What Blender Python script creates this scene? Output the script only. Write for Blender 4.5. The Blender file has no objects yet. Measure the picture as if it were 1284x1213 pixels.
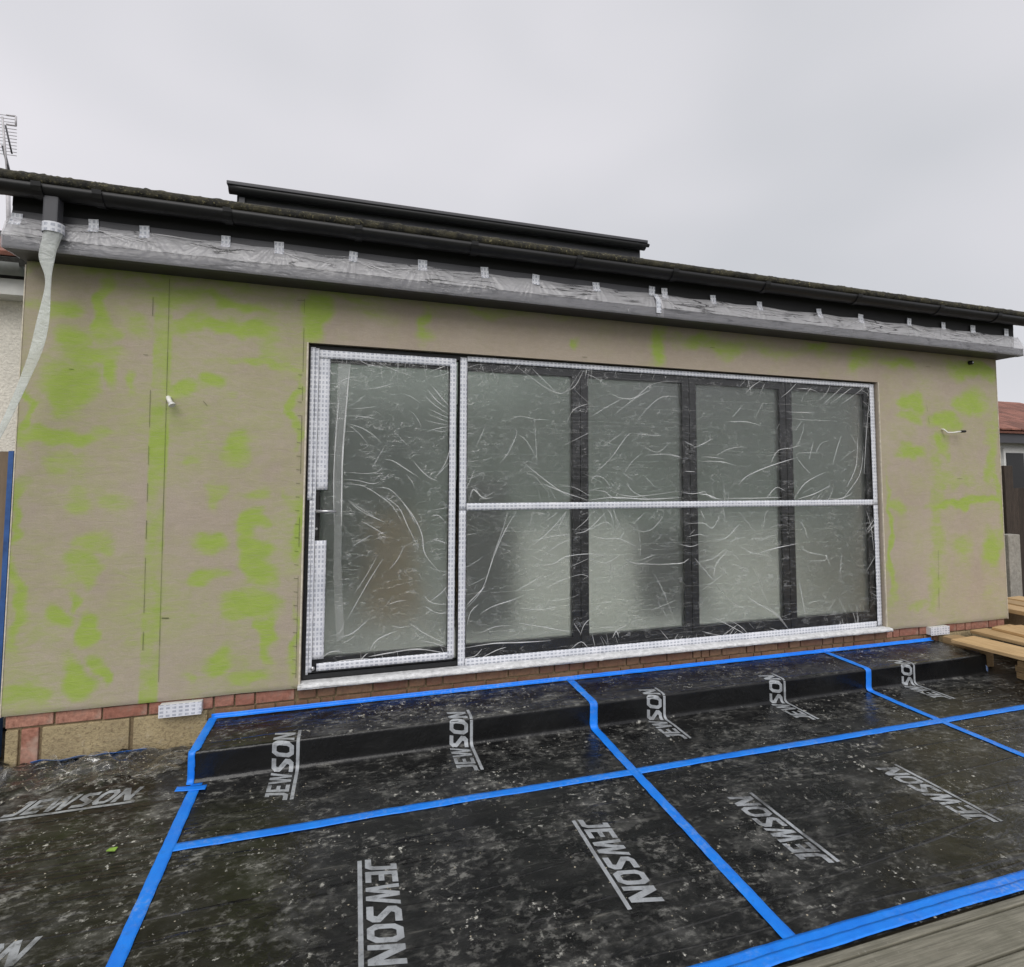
import bpy, bmesh, math, random
from mathutils import Vector, Matrix, noise
random.seed(7)
sc = bpy.context.scene
COL = sc.collection

# ------------------------------------------------------------------ camera
CAM = Vector((0.0, -3.615, 1.555))
FPX, CX, CY = 676.917, 642.0, 562.197          # of the 1284 x 1213 photograph
YAW, PITCH, ROLL = 0.284793, 0.0580037, 0.0033644
_f = Vector((math.sin(YAW), math.cos(YAW), 0)); _r = Vector((math.cos(YAW), -math.sin(YAW), 0)); _u = Vector((0, 0, 1))
FWD = math.cos(PITCH)*_f + math.sin(PITCH)*_u
_u2 = -math.sin(PITCH)*_f + math.cos(PITCH)*_u
RGT = math.cos(ROLL)*_r + math.sin(ROLL)*_u2
UPV = -math.sin(ROLL)*_r + math.cos(ROLL)*_u2
cam = bpy.data.cameras.new('camera'); cam.sensor_fit = 'HORIZONTAL'; cam.sensor_width = 36
cam.lens = FPX/1284*36; cam.shift_y = -(606.5-CY)/1284; cam.clip_start = 0.05; cam.clip_end = 2000
co = bpy.data.objects.new('camera', cam); COL.objects.link(co)
m = Matrix.Identity(4)
for i in range(3): m[i][0] = RGT[i]; m[i][1] = UPV[i]; m[i][2] = -FWD[i]; m[i][3] = CAM[i]
co.matrix_world = m
sc.camera = co

# ------------------------------------------------------------------ sky, sun, exposure
SUN_EL, SUN_AZ = math.radians(44), math.radians(196)      # behind the camera, high
w = bpy.data.worlds.new('World'); sc.world = w; w.use_nodes = True
nt = w.node_tree; nt.nodes.clear()
out = nt.nodes.new('ShaderNodeOutputWorld'); bg = nt.nodes.new('ShaderNodeBackground'); bg.inputs[1].default_value = 0.1
sky = nt.nodes.new('ShaderNodeTexSky'); sky.sky_type = 'NISHITA'; sky.sun_disc = False
sky.sun_elevation = SUN_EL; sky.sun_rotation = SUN_AZ
tc = nt.nodes.new('ShaderNodeTexCoord')
nz = nt.nodes.new('ShaderNodeTexNoise'); nz.inputs['Scale'].default_value = 1.5; nz.inputs['Detail'].default_value = 2.5; nz.inputs['Roughness'].default_value = .42
mp = nt.nodes.new('ShaderNodeMapping'); mp.inputs['Scale'].default_value = (1, 1, 1.9); mp.inputs['Location'].default_value = (.35, .2, .1)
cr = nt.nodes.new('ShaderNodeValToRGB')
cr.color_ramp.elements[0].position = .34; cr.color_ramp.elements[0].color = (5.3, 5.4, 5.7, 1)
cr.color_ramp.elements[1].position = .64; cr.color_ramp.elements[1].color = (7.0, 6.85, 7.2, 1)
mx = nt.nodes.new('ShaderNodeMixRGB'); mx.inputs[0].default_value = .96
L = nt.links.new
L(tc.outputs['Generated'], mp.inputs[0]); L(mp.outputs[0], nz.inputs['Vector']); L(nz.outputs['Fac'], cr.inputs[0])
L(sky.outputs[0], mx.inputs[1]); L(cr.outputs[0], mx.inputs[2]); L(mx.outputs[0], bg.inputs[0]); L(bg.outputs[0], out.inputs[0])
sun = bpy.data.lights.new('sun', 'SUN'); sun.energy = 1.5; sun.angle = math.radians(45); sun.color = (1, .975, .94)
so = bpy.data.objects.new('sun', sun); COL.objects.link(so)
sd = Vector((math.sin(SUN_AZ)*math.cos(SUN_EL), math.cos(SUN_AZ)*math.cos(SUN_EL), math.sin(SUN_EL)))
so.rotation_euler = sd.to_track_quat('Z', 'Y').to_euler()
sc.view_settings.view_transform = 'Standard'; sc.view_settings.look = 'None'; sc.view_settings.gamma = 1
sc.view_settings.exposure = 0.22
sc.cycles.use_denoising = True
sc.cycles.max_bounces = 14; sc.cycles.diffuse_bounces = 7; sc.cycles.transparent_max_bounces = 16; sc.cycles.transmission_bounces = 10

# ------------------------------------------------------------------ helpers
def at(x, y, Y):                      # photo pixel -> point on the plane at depth Y
    r = RGT*((x-CX)/FPX) - UPV*((y-CY)/FPX) + FWD
    return CAM + r*((Y-CAM.y)/r.y)
def atz(x, y, Z=0.0):
    r = RGT*((x-CX)/FPX) - UPV*((y-CY)/FPX) + FWD
    return CAM + r*((Z-CAM.z)/r.z)
def tag(o, label=None, cat=None, group=None, kind=None):
    if label: o['label'] = label
    if cat: o['category'] = cat
    if group: o['group'] = group
    if kind: o['kind'] = kind
    return o
def empty(name, loc, label, cat, group=None):
    o = bpy.data.objects.new(name, None); COL.objects.link(o); o.location = loc
    o.empty_display_size = .1
    return tag(o, label, cat, group)
def link(name, me, parent=None):
    o = bpy.data.objects.new(name, me); COL.objects.link(o)
    if parent:
        o.parent = parent
        p = Vector((0, 0, 0)); q = parent
        while q: p += q.location; q = q.parent
        o.location = -p                 # meshes are written in world metres
    return o
class MB:
    def __init__(s): s.v = []; s.f = []; s.uv = []; s.mi = []
    def add(s, vs, fs, uvs=None, mi=0):
        n = len(s.v); s.v += [tuple(a) for a in vs]
        s.f += [tuple(i+n for i in f) for f in fs]; s.mi += [mi]*len(fs)
        s.uv += list(uvs) if uvs else [(a[0], a[2]) for a in vs]
        return s
    def box(s, x0, x1, y0, y1, z0, z1, mi=0, skew=0):
        v = [(x0,y0,z0),(x1,y0,z0+skew),(x1,y1,z0+skew),(x0,y1,z0),(x0,y0,z1),(x1,y0,z1+skew),(x1,y1,z1+skew),(x0,y1,z1)]
        return s.add(v, [(3,2,1,0),(4,5,6,7),(0,1,5,4),(1,2,6,5),(2,3,7,6),(3,0,4,7)], None, mi)
    def tube(s, pts, r, n=8, mi=0, cap=True):
        pts = [Vector(p) for p in pts]; rs = r if isinstance(r, (list, tuple)) else [r]*len(pts)
        vs = []; fs = []; up0 = None
        for i, p in enumerate(pts):
            t = (pts[min(i+1, len(pts)-1)] - pts[max(i-1, 0)]).normalized()
            a = up0 if up0 else (Vector((0,0,1)) if abs(t.z) < .9 else Vector((1,0,0)))
            sx = t.cross(a).normalized(); sy = sx.cross(t).normalized(); up0 = sy
            for k in range(n):
                an = 2*math.pi*k/n; vs.append(p + (sx*math.cos(an)+sy*math.sin(an))*rs[i])
        for i in range(len(pts)-1):
            for k in range(n):
                fs.append((i*n+k, i*n+(k+1)%n, (i+1)*n+(k+1)%n, (i+1)*n+k))
        if cap: fs += [tuple(range(n))[::-1], tuple(range((len(pts)-1)*n, len(pts)*n))]
        return s.add(vs, fs, None, mi)
    def build(s, name, mats, parent=None, smooth=False, bevel=0):
        me = bpy.data.meshes.new(name); me.from_pydata(s.v, [], s.f)
        for mm in (mats if isinstance(mats, (list, tuple)) else [mats]): me.materials.append(mm)
        me.polygons.foreach_set('material_index', s.mi)
        uvl = me.uv_layers.new(name='UVMap')
        li = [0]*len(me.loops); me.loops.foreach_get('vertex_index', li)
        flat = []
        for i in li: flat += s.uv[i][:2]
        uvl.data.foreach_set('uv', flat)
        if bevel:
            b = bmesh.new(); b.from_mesh(me)
            bmesh.ops.bevel(b, geom=b.edges[:], offset=bevel, segments=2, affect='EDGES', profile=.6)
            b.to_mesh(me); b.free()
        if smooth: me.polygons.foreach_set('use_smooth', [True]*len(me.polygons))
        me.update()
        return link(name, me, parent)
def N3(x, y, z=0): return noise.noise(Vector((x, y, z)))
def grid_faces(nu, nv):
    return [(j*nu+i, j*nu+i+1, (j+1)*nu+i+1, (j+1)*nu+i) for j in range(nv-1) for i in range(nu-1)]

# ------------------------------------------------------------------ materials
MAT = {}
class NT:
    def __init__(s, name):
        s.m = bpy.data.materials.new(name); s.m.use_nodes = True; s.t = s.m.node_tree
        s.b = s.t.nodes['Principled BSDF']; s.o = s.t.nodes['Material Output']; MAT[name] = s.m
    def n(s, ty, **kw):
        d = s.t.nodes.new(ty)
        for k, v in kw.items():
            if k in d.inputs.keys(): d.inputs[k].default_value = v
            else: setattr(d, k, v)
        return d
    def l(s, a, b): s.t.links.new(a, b)
    def coord(s, what='Object', scale=(1,1,1), rot=(0,0,0)):
        c = s.n('ShaderNodeTexCoord'); mp = s.n('ShaderNodeMapping'); mp.inputs['Scale'].default_value = scale; mp.inputs['Rotation'].default_value = rot
        s.l(c.outputs[what], mp.inputs[0]); return mp.outputs[0]
    def noise(s, vec, scale, detail=4, rough=.55, dist=0):
        d = s.n('ShaderNodeTexNoise'); d.inputs['Scale'].default_value = scale; d.inputs['Detail'].default_value = detail
        d.inputs['Roughness'].default_value = rough; d.inputs['Distortion'].default_value = dist; s.l(vec, d.inputs['Vector']); return d.outputs['Fac']
    def ramp(s, fac, p0, p1, c0=(0,0,0,1), c1=(1,1,1,1), mode='LINEAR'):
        d = s.n('ShaderNodeValToRGB'); e = d.color_ramp.elements; d.color_ramp.interpolation = mode
        e[0].position = p0; e[0].color = c0; e[1].position = p1; e[1].color = c1; s.l(fac, d.inputs[0]); return d.outputs[0]
    def mix(s, fac, a, b, blend='MIX'):
        d = s.n('ShaderNodeMixRGB'); d.blend_type = blend
        for i, x in ((0, fac), (1, a), (2, b)):
            if isinstance(x, (int, float)): d.inputs[i].default_value = x
            elif isinstance(x, tuple): d.inputs[i].default_value = (*x[:3], 1)
            else: s.l(x, d.inputs[i])
        return d.outputs[0]
    def math(s, op, a, b=0.0, clamp=False):
        d = s.n('ShaderNodeMath'); d.operation = op; d.use_clamp = clamp
        for i, x in ((0, a), (1, b)):
            if isinstance(x, (int, float)): d.inputs[i].default_value = x
            else: s.l(x, d.inputs[i])
        return d.outputs[0]
    def bump(s, h, strength=.3, dist=.01, prev=None):
        d = s.n('ShaderNodeBump'); d.inputs['Strength'].default_value = strength; d.inputs['Distance'].default_value = dist
        s.l(h, d.inputs['Height'])
        if prev: s.l(prev, d.inputs['Normal'])
        return d.outputs[0]
    def base(s, x):
        if isinstance(x, tuple): s.b.inputs['Base Color'].default_value = (*x[:3], 1)
        else: s.l(x, s.b.inputs['Base Color'])
    def rough(s, x):
        if isinstance(x, (int, float)): s.b.inputs['Roughness'].default_value = x
        else: s.l(x, s.b.inputs['Roughness'])
    def nrm(s, x): s.l(x, s.b.inputs['Normal'])

def simple(name, col, rough=.6, var=.25, scale=14, bump=.15, bd=.004, metal=0, rnd=0.0, stretch=(1,1,1)):
    t = NT(name); v = t.coord('Object', stretch)
    n1 = t.noise(v, scale, 5, .6); n2 = t.noise(v, scale*.22, 3)
    c = t.mix(t.ramp(n1, .3, .7), tuple(a*(1-var) for a in col), tuple(min(1, a*(1+var)) for a in col))
    c = t.mix(t.math('MULTIPLY', t.ramp(n2, .35, .75), .5), c, tuple(a*(1-var*1.3) for a in col))
    if rnd:
        oi = t.n('ShaderNodeObjectInfo')
        hs = t.n('ShaderNodeHueSaturation'); t.l(c, hs.inputs['Color'])
        t.l(t.math('ADD', t.math('MULTIPLY', oi.outputs['Random'], rnd*2), 1-rnd), hs.inputs['Value'])
        c = hs.outputs[0]
    t.base(c); t.rough(rough); t.b.inputs['Metallic'].default_value = metal
    if bump: t.nrm(t.bump(n1, bump, bd))
    return t.m

# trowelled base coat with lime green showing through
t = NT('render_coat')
v = t.coord('Object'); vs = t.coord('Object', (2.2, 1, 26)); vh = t.coord('Object', (1, 1, 2.2))
at_ = t.n('ShaderNodeAttribute', attribute_name='green')
nb = t.noise(vh, 8, 8, .70, .4); ns = t.noise(vs, 6, 5, .6); nf = t.noise(v, 130, 3, .6); nl = t.noise(v, 1.7, 3); nm = t.noise(v, 24, 4, .6)
g = t.math('ADD', at_.outputs['Fac'], t.math('MULTIPLY', t.math('SUBTRACT', nb, .5), 1.1))
g = t.math('ADD', g, t.math('MULTIPLY', t.math('SUBTRACT', ns, .5), .55))
g = t.math('ADD', g, t.math('MULTIPLY', t.math('SUBTRACT', nl, .5), .5))
gm = t.ramp(g, .30, .76)
tan = t.mix(t.ramp(nl, .35, .68), (.405, .342, .275), (.455, .392, .322))
tan = t.mix(t.math('MULTIPLY', t.ramp(nf, .35, .65), .30), tan, (.30, .245, .17))
tan = t.mix(t.math('MULTIPLY', t.ramp(nm, .45, .7), .22), tan, (.52, .43, .33))
grn = t.mix(t.ramp(nb, .3, .7), (.345, .465, .07), (.275, .395, .055))
thin = t.ramp(t.math('ADD', at_.outputs['Fac'], t.math('MULTIPLY', t.math('SUBTRACT', t.noise(v, 3.2, 6, .66), .5), 1.0)), .02, .58)
sw = t.noise(t.coord('Object', (1, 1, 3.0), (0, .35, 0)), 9, 5, .6, 1.2)
tan = t.mix(t.math('MULTIPLY', t.ramp(sw, .42, .70), .30), tan, (.34, .285, .205))
tan = t.mix(t.math('MULTIPLY', t.math('MULTIPLY', thin, t.ramp(sw, .20, .58)), .66), tan, (.35, .43, .095))
grv = t.mix(t.math('MULTIPLY', t.ramp(ns, .48, .66), .55), grn, tan)
t.base(t.mix(t.math('MULTIPLY', gm, .84), tan, grv)); t.rough(.92)
hh = t.math('ADD', t.math('MULTIPLY', nf, .30), t.math('ADD', t.math('MULTIPLY', ns, .25), t.math('MULTIPLY', sw, .9)))
hh = t.math('ADD', hh, t.math('MULTIPLY', gm, -.25))
t.nrm(t.bump(hh, .55, .004))

# bricks
t = NT('brick'); v = t.coord('Object'); oi = t.n('ShaderNodeObjectInfo')
n1 = t.noise(v, 38, 6, .65); n2 = t.noise(v, 9, 4)
c = t.ramp(oi.outputs['Random'], 0, 1, (.36, .15, .105, 1), (.52, .265, .19, 1))
c = t.mix(t.ramp(n1, .35, .75), c, (.17, .07, .045)); c = t.mix(t.math('MULTIPLY', t.ramp(n2, .46, .70), .65), c, (.50, .40, .32))
t.base(c); t.rough(.9); t.nrm(t.bump(n1, .6, .006))
t = NT('dirty_brick'); v = t.coord('Object'); oi = t.n('ShaderNodeObjectInfo')
n1 = t.noise(v, 38, 6, .65); n2 = t.noise(v, 7, 4)
c = t.ramp(oi.outputs['Random'], 0, 1, (.20, .085, .055, 1), (.30, .17, .10, 1))
c = t.mix(t.ramp(n1, .35, .75), c, (.13, .075, .05)); c = t.mix(t.math('MULTIPLY', t.ramp(n2, .42, .70), .75), c, (.34, .25, .145))
t.base(c); t.rough(.9); t.nrm(t.bump(n1, .6, .006))
t = NT('block'); v = t.coord('Object'); n1 = t.noise(v, 55, 6, .7); n2 = t.noise(v, 6, 4); n3 = t.noise(v, 22, 5, .7)
c = t.mix(t.ramp(n2, .35, .7), (.46, .37, .21), (.36, .285, .165)); c = t.mix(t.math('MULTIPLY', t.ramp(n1, .5, .68), .8), c, (.17, .12, .07))
c = t.mix(t.math('MULTIPLY', t.ramp(n3, .58, .7), .6), c, (.55, .47, .33))
t.base(c); t.rough(.95); t.nrm(t.bump(t.math('ADD', n1, n3), .9, .012))
simple('mortar', (.235, .175, .10), .95, .35, 60, .8, .008)
simple('frame_metal', (.013, .0135, .015), .42, .2, 30, .05)
simple('dark_plastic', (.008, .008, .009), .5, .3, 20, .08)
simple('fascia_grey', (.060, .060, .068), .5, .12, 8, .04)
simple('fascia_black', (.010, .010, .011), .7, .2, 10, .04)
simple('soffit_dark', (.045, .043, .043), .55, .2, 10, .05)
simple('rubber_black', (.006, .006, .007), .6, .2, 30, 0)
simple('roof_felt', (.05, .05, .045), .9, .4, 60, .6)
simple('metal', (.55, .55, .56), .35, .1, 20, 0, metal=1)
simple('white_plastic', (.74, .74, .71), .45, .08, 20, .05)
simple('cream_bead', (.66, .60, .48), .6, .25, 40, .2)
simple('joint_dark', (.13, .14, .06), .95, .4, 50, .2)
simple('pebble_dash', (.84, .80, .71), .95, .16, 55, .6, .02)
simple('roof_tile', (.245, .105, .075), .85, .35, 25, .4, .006, rnd=.3)
simple('white_paint', (.72, .72, .69), .5, .12, 12, .05)
simple('grey_gutter', (.33, .345, .33), .45, .18, 14, .05)
simple('fence_wood', (.055, .040, .030), .85, .45, 14, .5, .006, rnd=.25, stretch=(9, 9, 1))
simple('concrete', (.34, .32, .28), .92, .25, 35, .5, .006)
simple('soil', (.10, .085, .06), .95, .5, 9, .8, .03)
simple('grass', (.05, .085, .02), .95, .5, 30, .8, .03)
simple('floor_screed', (.86, .86, .80), .75, .06, 3, .05)
simple('plaster', (.36, .41, .37), .9, .15, 2.5, .05)
simple('ceiling', (.70, .76, .70), .9, .05, 3, 0)
simple('dark_green', (.05, .085, .065), .8, .15, 6, 0)
simple('white_sheet', (.86, .86, .80), .9, .04, 3, 0)
simple('tan_card', (.42, .27, .11), .9, .15, 6, 0)
simple('dark_card', (.03, .032, .035), .8, .15, 6, 0)
simple('brown_board', (.20, .145, .095), .7, .25, 8, .2, stretch=(4, 4, .6))
simple('aerial_metal', (.60, .58, .60), .5, .2, 20, 0)
simple('blue_paint', (.035, .11, .33), .6, .35, 12, .2)
simple('green_scrap', (.25, .42, .06), .8, .2, 40, .2)
simple('cable_white', (.80, .79, .74), .5, .06, 30, 0)
simple('dust_lumps', (.42, .38, .29), .95, .35, 60, .6)
def woodm(name, a, b, str_, sc_=5):
    t = NT(name); v = t.coord('Object', str_); oi = t.n('ShaderNodeObjectInfo')
    n1 = t.noise(v, sc_, 6, .6, .8); n2 = t.noise(t.coord('Object'), 3.5, 4)
    c = t.mix(t.ramp(n1, .3, .72), a, b); c = t.mix(t.math('MULTIPLY', t.ramp(n2, .5, .8), .4), c, tuple(x*.55 for x in b))
    hs = t.n('ShaderNodeHueSaturation'); t.l(c, hs.inputs['Color']); t.l(t.math('ADD', t.math('MULTIPLY', oi.outputs['Random'], .4), .8), hs.inputs['Value'])
    t.base(hs.outputs[0]); t.rough(.75); t.nrm(t.bump(n1, .3, .003))
woodm('timber', (.60, .43, .23), (.36, .22, .095), (14, 1.1, 14))
t = NT('deck_wood'); v = t.coord('Object'); vg = t.coord('Object', (1.5, 38, 38)); oi = t.n('ShaderNodeObjectInfo')
n1 = t.noise(vg, 3, 6, .65, .3); n2 = t.noise(v, 5, 5, .6); n3 = t.noise(v, 60, 5, .7)
sy = t.n('ShaderNodeSeparateXYZ'); t.l(v, sy.inputs[0]); gr_ = t.math('FRACT', t.math('MULTIPLY', sy.outputs[1], 62.0)); gr_ = t.ramp(t.math('ABSOLUTE', t.math('SUBTRACT', gr_, .5)), .34, .48)
c = t.mix(t.ramp(n1, .32, .70), (.27, .255, .20), (.125, .118, .088)); c = t.mix(t.math('MULTIPLY', t.ramp(n2, .48, .70), .5), c, (.085, .085, .055)); c = t.mix(t.math('MULTIPLY', gr_, .10), c, (.06, .058, .045))
c = t.mix(t.math('MULTIPLY', t.ramp(n3, .62, .70), .5), c, (.42, .41, .36))
t.base(c); t.rough(t.math('ADD', .35, t.math('MULTIPLY', n2, .4))); nn = t.bump(gr_, .12, -.002); t.nrm(t.bump(n1, .4, .002, nn))

# moss on the roof edge
t = NT('mossy_felt'); v = t.coord('Object'); n1 = t.noise(v, 62, 5, .7); n2 = t.noise(v, 16, 5, .6); n3 = t.noise(v, 2.2, 3)
c = t.mix(t.ramp(n2, .38, .62), (.020, .0195, .017), (.058, .052, .030))
c = t.mix(t.math('MULTIPLY', t.ramp(n1, .56, .68), t.ramp(n3, .34, .6)), c, (.28, .25, .13))
c = t.mix(t.math('MULTIPLY', t.ramp(n1, .32, .46, (1,1,1,1), (0,0,0,1)), .7), c, (.012, .012, .010))
t.base(c); t.rough(.95); t.nrm(t.bump(n1, .9, .012))

# polythene floor membrane: black, dusty, wrinkled
def membrane(name, dust):
    t = NT(name); v = t.coord('Object'); vx = t.coord('Object', (.5, 9, 1), (0, 0, .03)); va = t.coord('Object', (1, 1.5, 1), (0, 0, .3))
    ge = t.n('ShaderNodeNewGeometry'); sx = t.n('ShaderNodeSeparateXYZ'); t.l(ge.outputs['Normal'], sx.inputs[0]); lie = t.ramp(sx.outputs[2], .45, .85)   # dust lies on the flat; left off the riser to paint its dark reflection in
    big = t.noise(v, 1.3, 4, .6, .3); clu = t.ramp(t.noise(va, 3.4, 6, .66, .3), .44, .66); soft = t.noise(va, 6.5, 6, .60); dots = t.noise(v, 75, 4, .62); d2 = t.noise(v, 30, 6, .70); stk = t.noise(vx, 5, 5, .6)
    col = t.mix(t.ramp(big, .35, .68), (.0032, .0034, .0040), (.0090, .0093, .0093))
    sm = t.ramp(t.noise(va, 2.3, 5, .62, .5), .50, .72)                      # broad pale smears
    grain = t.noise(va, 24, 6, .70, .2)
    m1 = t.math('MULTIPLY', t.ramp(soft, .44, .72), t.math('ADD', t.math('MULTIPLY', sm, .7), .12))
    m2 = t.math('MULTIPLY', t.ramp(grain, .50, .64), t.math('ADD', t.math('MULTIPLY', t.math('MAXIMUM', clu, sm), t.ramp(soft, .36, .60)), .04))
    m3 = t.math('MULTIPLY', t.ramp(d2, .60, .66), t.ramp(t.noise(v, 3.1, 4), .46, .62))
    m4 = t.math('MULTIPLY', t.ramp(stk, .60, .70), t.ramp(soft, .42, .62))
    col = t.mix(t.math('MULTIPLY', t.math('MULTIPLY', m1, lie), min(1, .46*dust)), col, (.29, .288, .27))
    col = t.mix(t.math('MULTIPLY', t.math('MULTIPLY', m4, lie), min(1, .25*dust)), col, (.30, .29, .25))
    col = t.mix(t.math('MULTIPLY', t.math('MULTIPLY', m2, lie), min(1, .52*dust)), col, (.42, .415, .38))
    col = t.mix(t.math('MULTIPLY', t.math('MULTIPLY', m3, lie), min(1, .8*dust)), col, (.62, .61, .55))
    t.base(col)
    dm = t.math('MAXIMUM', m1, t.math('MAXIMUM', m2, m3))
    t.rough(t.math('ADD', t.math('ADD', .15, t.math('MULTIPLY', t.ramp(big, .38, .62), .20)), t.math('MULTIPLY', dm, .3)))
    t.b.inputs['Specular IOR Level'].default_value = .42
    fold = t.ramp(t.math('ABSOLUTE', t.math('SUBTRACT', t.noise(t.coord('Object', (.22, 3.0, 1), (0, 0, .06)), 1.6, 3, .5), .5)), 0, .02, (1,1,1,1), (0,0,0,1))
    nn = t.bump(t.math('MULTIPLY', fold, lie), .45, .006); nn = t.bump(t.noise(v, 40, 5, .65), .26, .005, nn); nn = t.bump(t.math('MULTIPLY', t.noise(v, 11, 4, .6), t.math('ADD', clu, .25)), .45, .012, nn)
    t.nrm(nn)
membrane('membrane', 1.25); membrane('membrane_dusty', 1.6)

# printed lettering, worn
for nm_, wear in (('print_ink', .35), ('print_ink_faded', .95)):
    t = NT(nm_); v = t.coord('Object'); n1 = t.noise(v, 34, 6, .72); n2 = t.noise(v, 6, 5, .6)
    c = t.mix(t.ramp(n2, .3, .7), (.42, .445, .47), (.30, .315, .33))
    c = t.mix(t.math('MULTIPLY', t.ramp(n1, .50, .66), .35+.4*wear), c, (.06, .06, .058)); c = t.mix(t.math('MULTIPLY', t.ramp(n2, .46, .66), wear*.8), c, (.05, .05, .05))
    t.base(c); t.rough(.42); t.nrm(t.bump(t.noise(v, 28, 4, .6), .2, .006))

# blue tape
t = NT('blue_tape'); v = t.coord('Object'); n1 = t.noise(v, 9, 5, .6); n2 = t.noise(v, 60, 5, .7); n3 = t.noise(v, 2.2, 3)
c = t.mix(t.ramp(n1, .35, .7), (.005, .20, .84), (.009, .26, .94))
dm = t.math('MULTIPLY', t.ramp(n2, .48, .72), t.ramp(n3, .42, .66))
c = t.mix(t.math('MULTIPLY', dm, .62), c, (.42, .50, .58)); c = t.mix(t.math('MULTIPLY', t.ramp(t.noise(v, 22, 6, .7), .58, .70), .35), c, (.02, .12, .42))
t.base(c); t.rough(t.math('ADD', .3, t.math('MULTIPLY', n1, .3))); t.nrm(t.bump(t.noise(t.coord('Object', (1, 1, 1), (0, 0, .7)), 30, 5, .65, .8), .5, .005))
t = NT('blue_tape_dusty'); v = t.coord('Object'); n1 = t.noise(v, 13, 5, .65); n2 = t.noise(v, 60, 5, .7)
c = t.mix(t.ramp(n1, .42, .66), (.02, .17, .60), (.38, .42, .46)); t.base(c); t.rough(.6); t.nrm(t.bump(n2, .3, .004))

# white printed low-tack tape: rows of small grey marks
t = NT('printed_tape'); uv = t.n('ShaderNodeUVMap'); sp = t.n('ShaderNodeSeparateXYZ'); t.l(uv.outputs[0], sp.inputs[0])
u = t.math('DIVIDE', sp.outputs[0], .030); vv = t.math('DIVIDE', sp.outputs[1], .021)
fu = t.math('FRACT', u); fv = t.math('FRACT', vv)
a = t.math('MULTIPLY', t.math('GREATER_THAN', fu, .18), t.math('LESS_THAN', fu, .78))
b = t.math('MULTIPLY', t.math('GREATER_THAN', fv, .22), t.math('LESS_THAN', fv, .78))
st = t.math('LESS_THAN', t.math('FRACT', t.math('DIVIDE', sp.outputs[1], .0052)), .62)
v = t.coord('Object'); n1 = t.noise(v, 45, 4, .6); n2 = t.noise(v, 11, 4)
ms = t.math('MULTIPLY', t.math('MULTIPLY', a, b), t.math('ADD', t.math('MULTIPLY', st, .5), .5)); ms = t.math('MULTIPLY', ms, t.ramp(n1, .34, .5))
c = t.mix(t.ramp(n2, .35, .7), (.80, .81, .85), (.66, .68, .73)); c = t.mix(t.math('MULTIPLY', ms, .72), c, (.20, .225, .30))
t.base(c); t.rough(.45); t.nrm(t.bump(n2, .3, .006))

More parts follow.
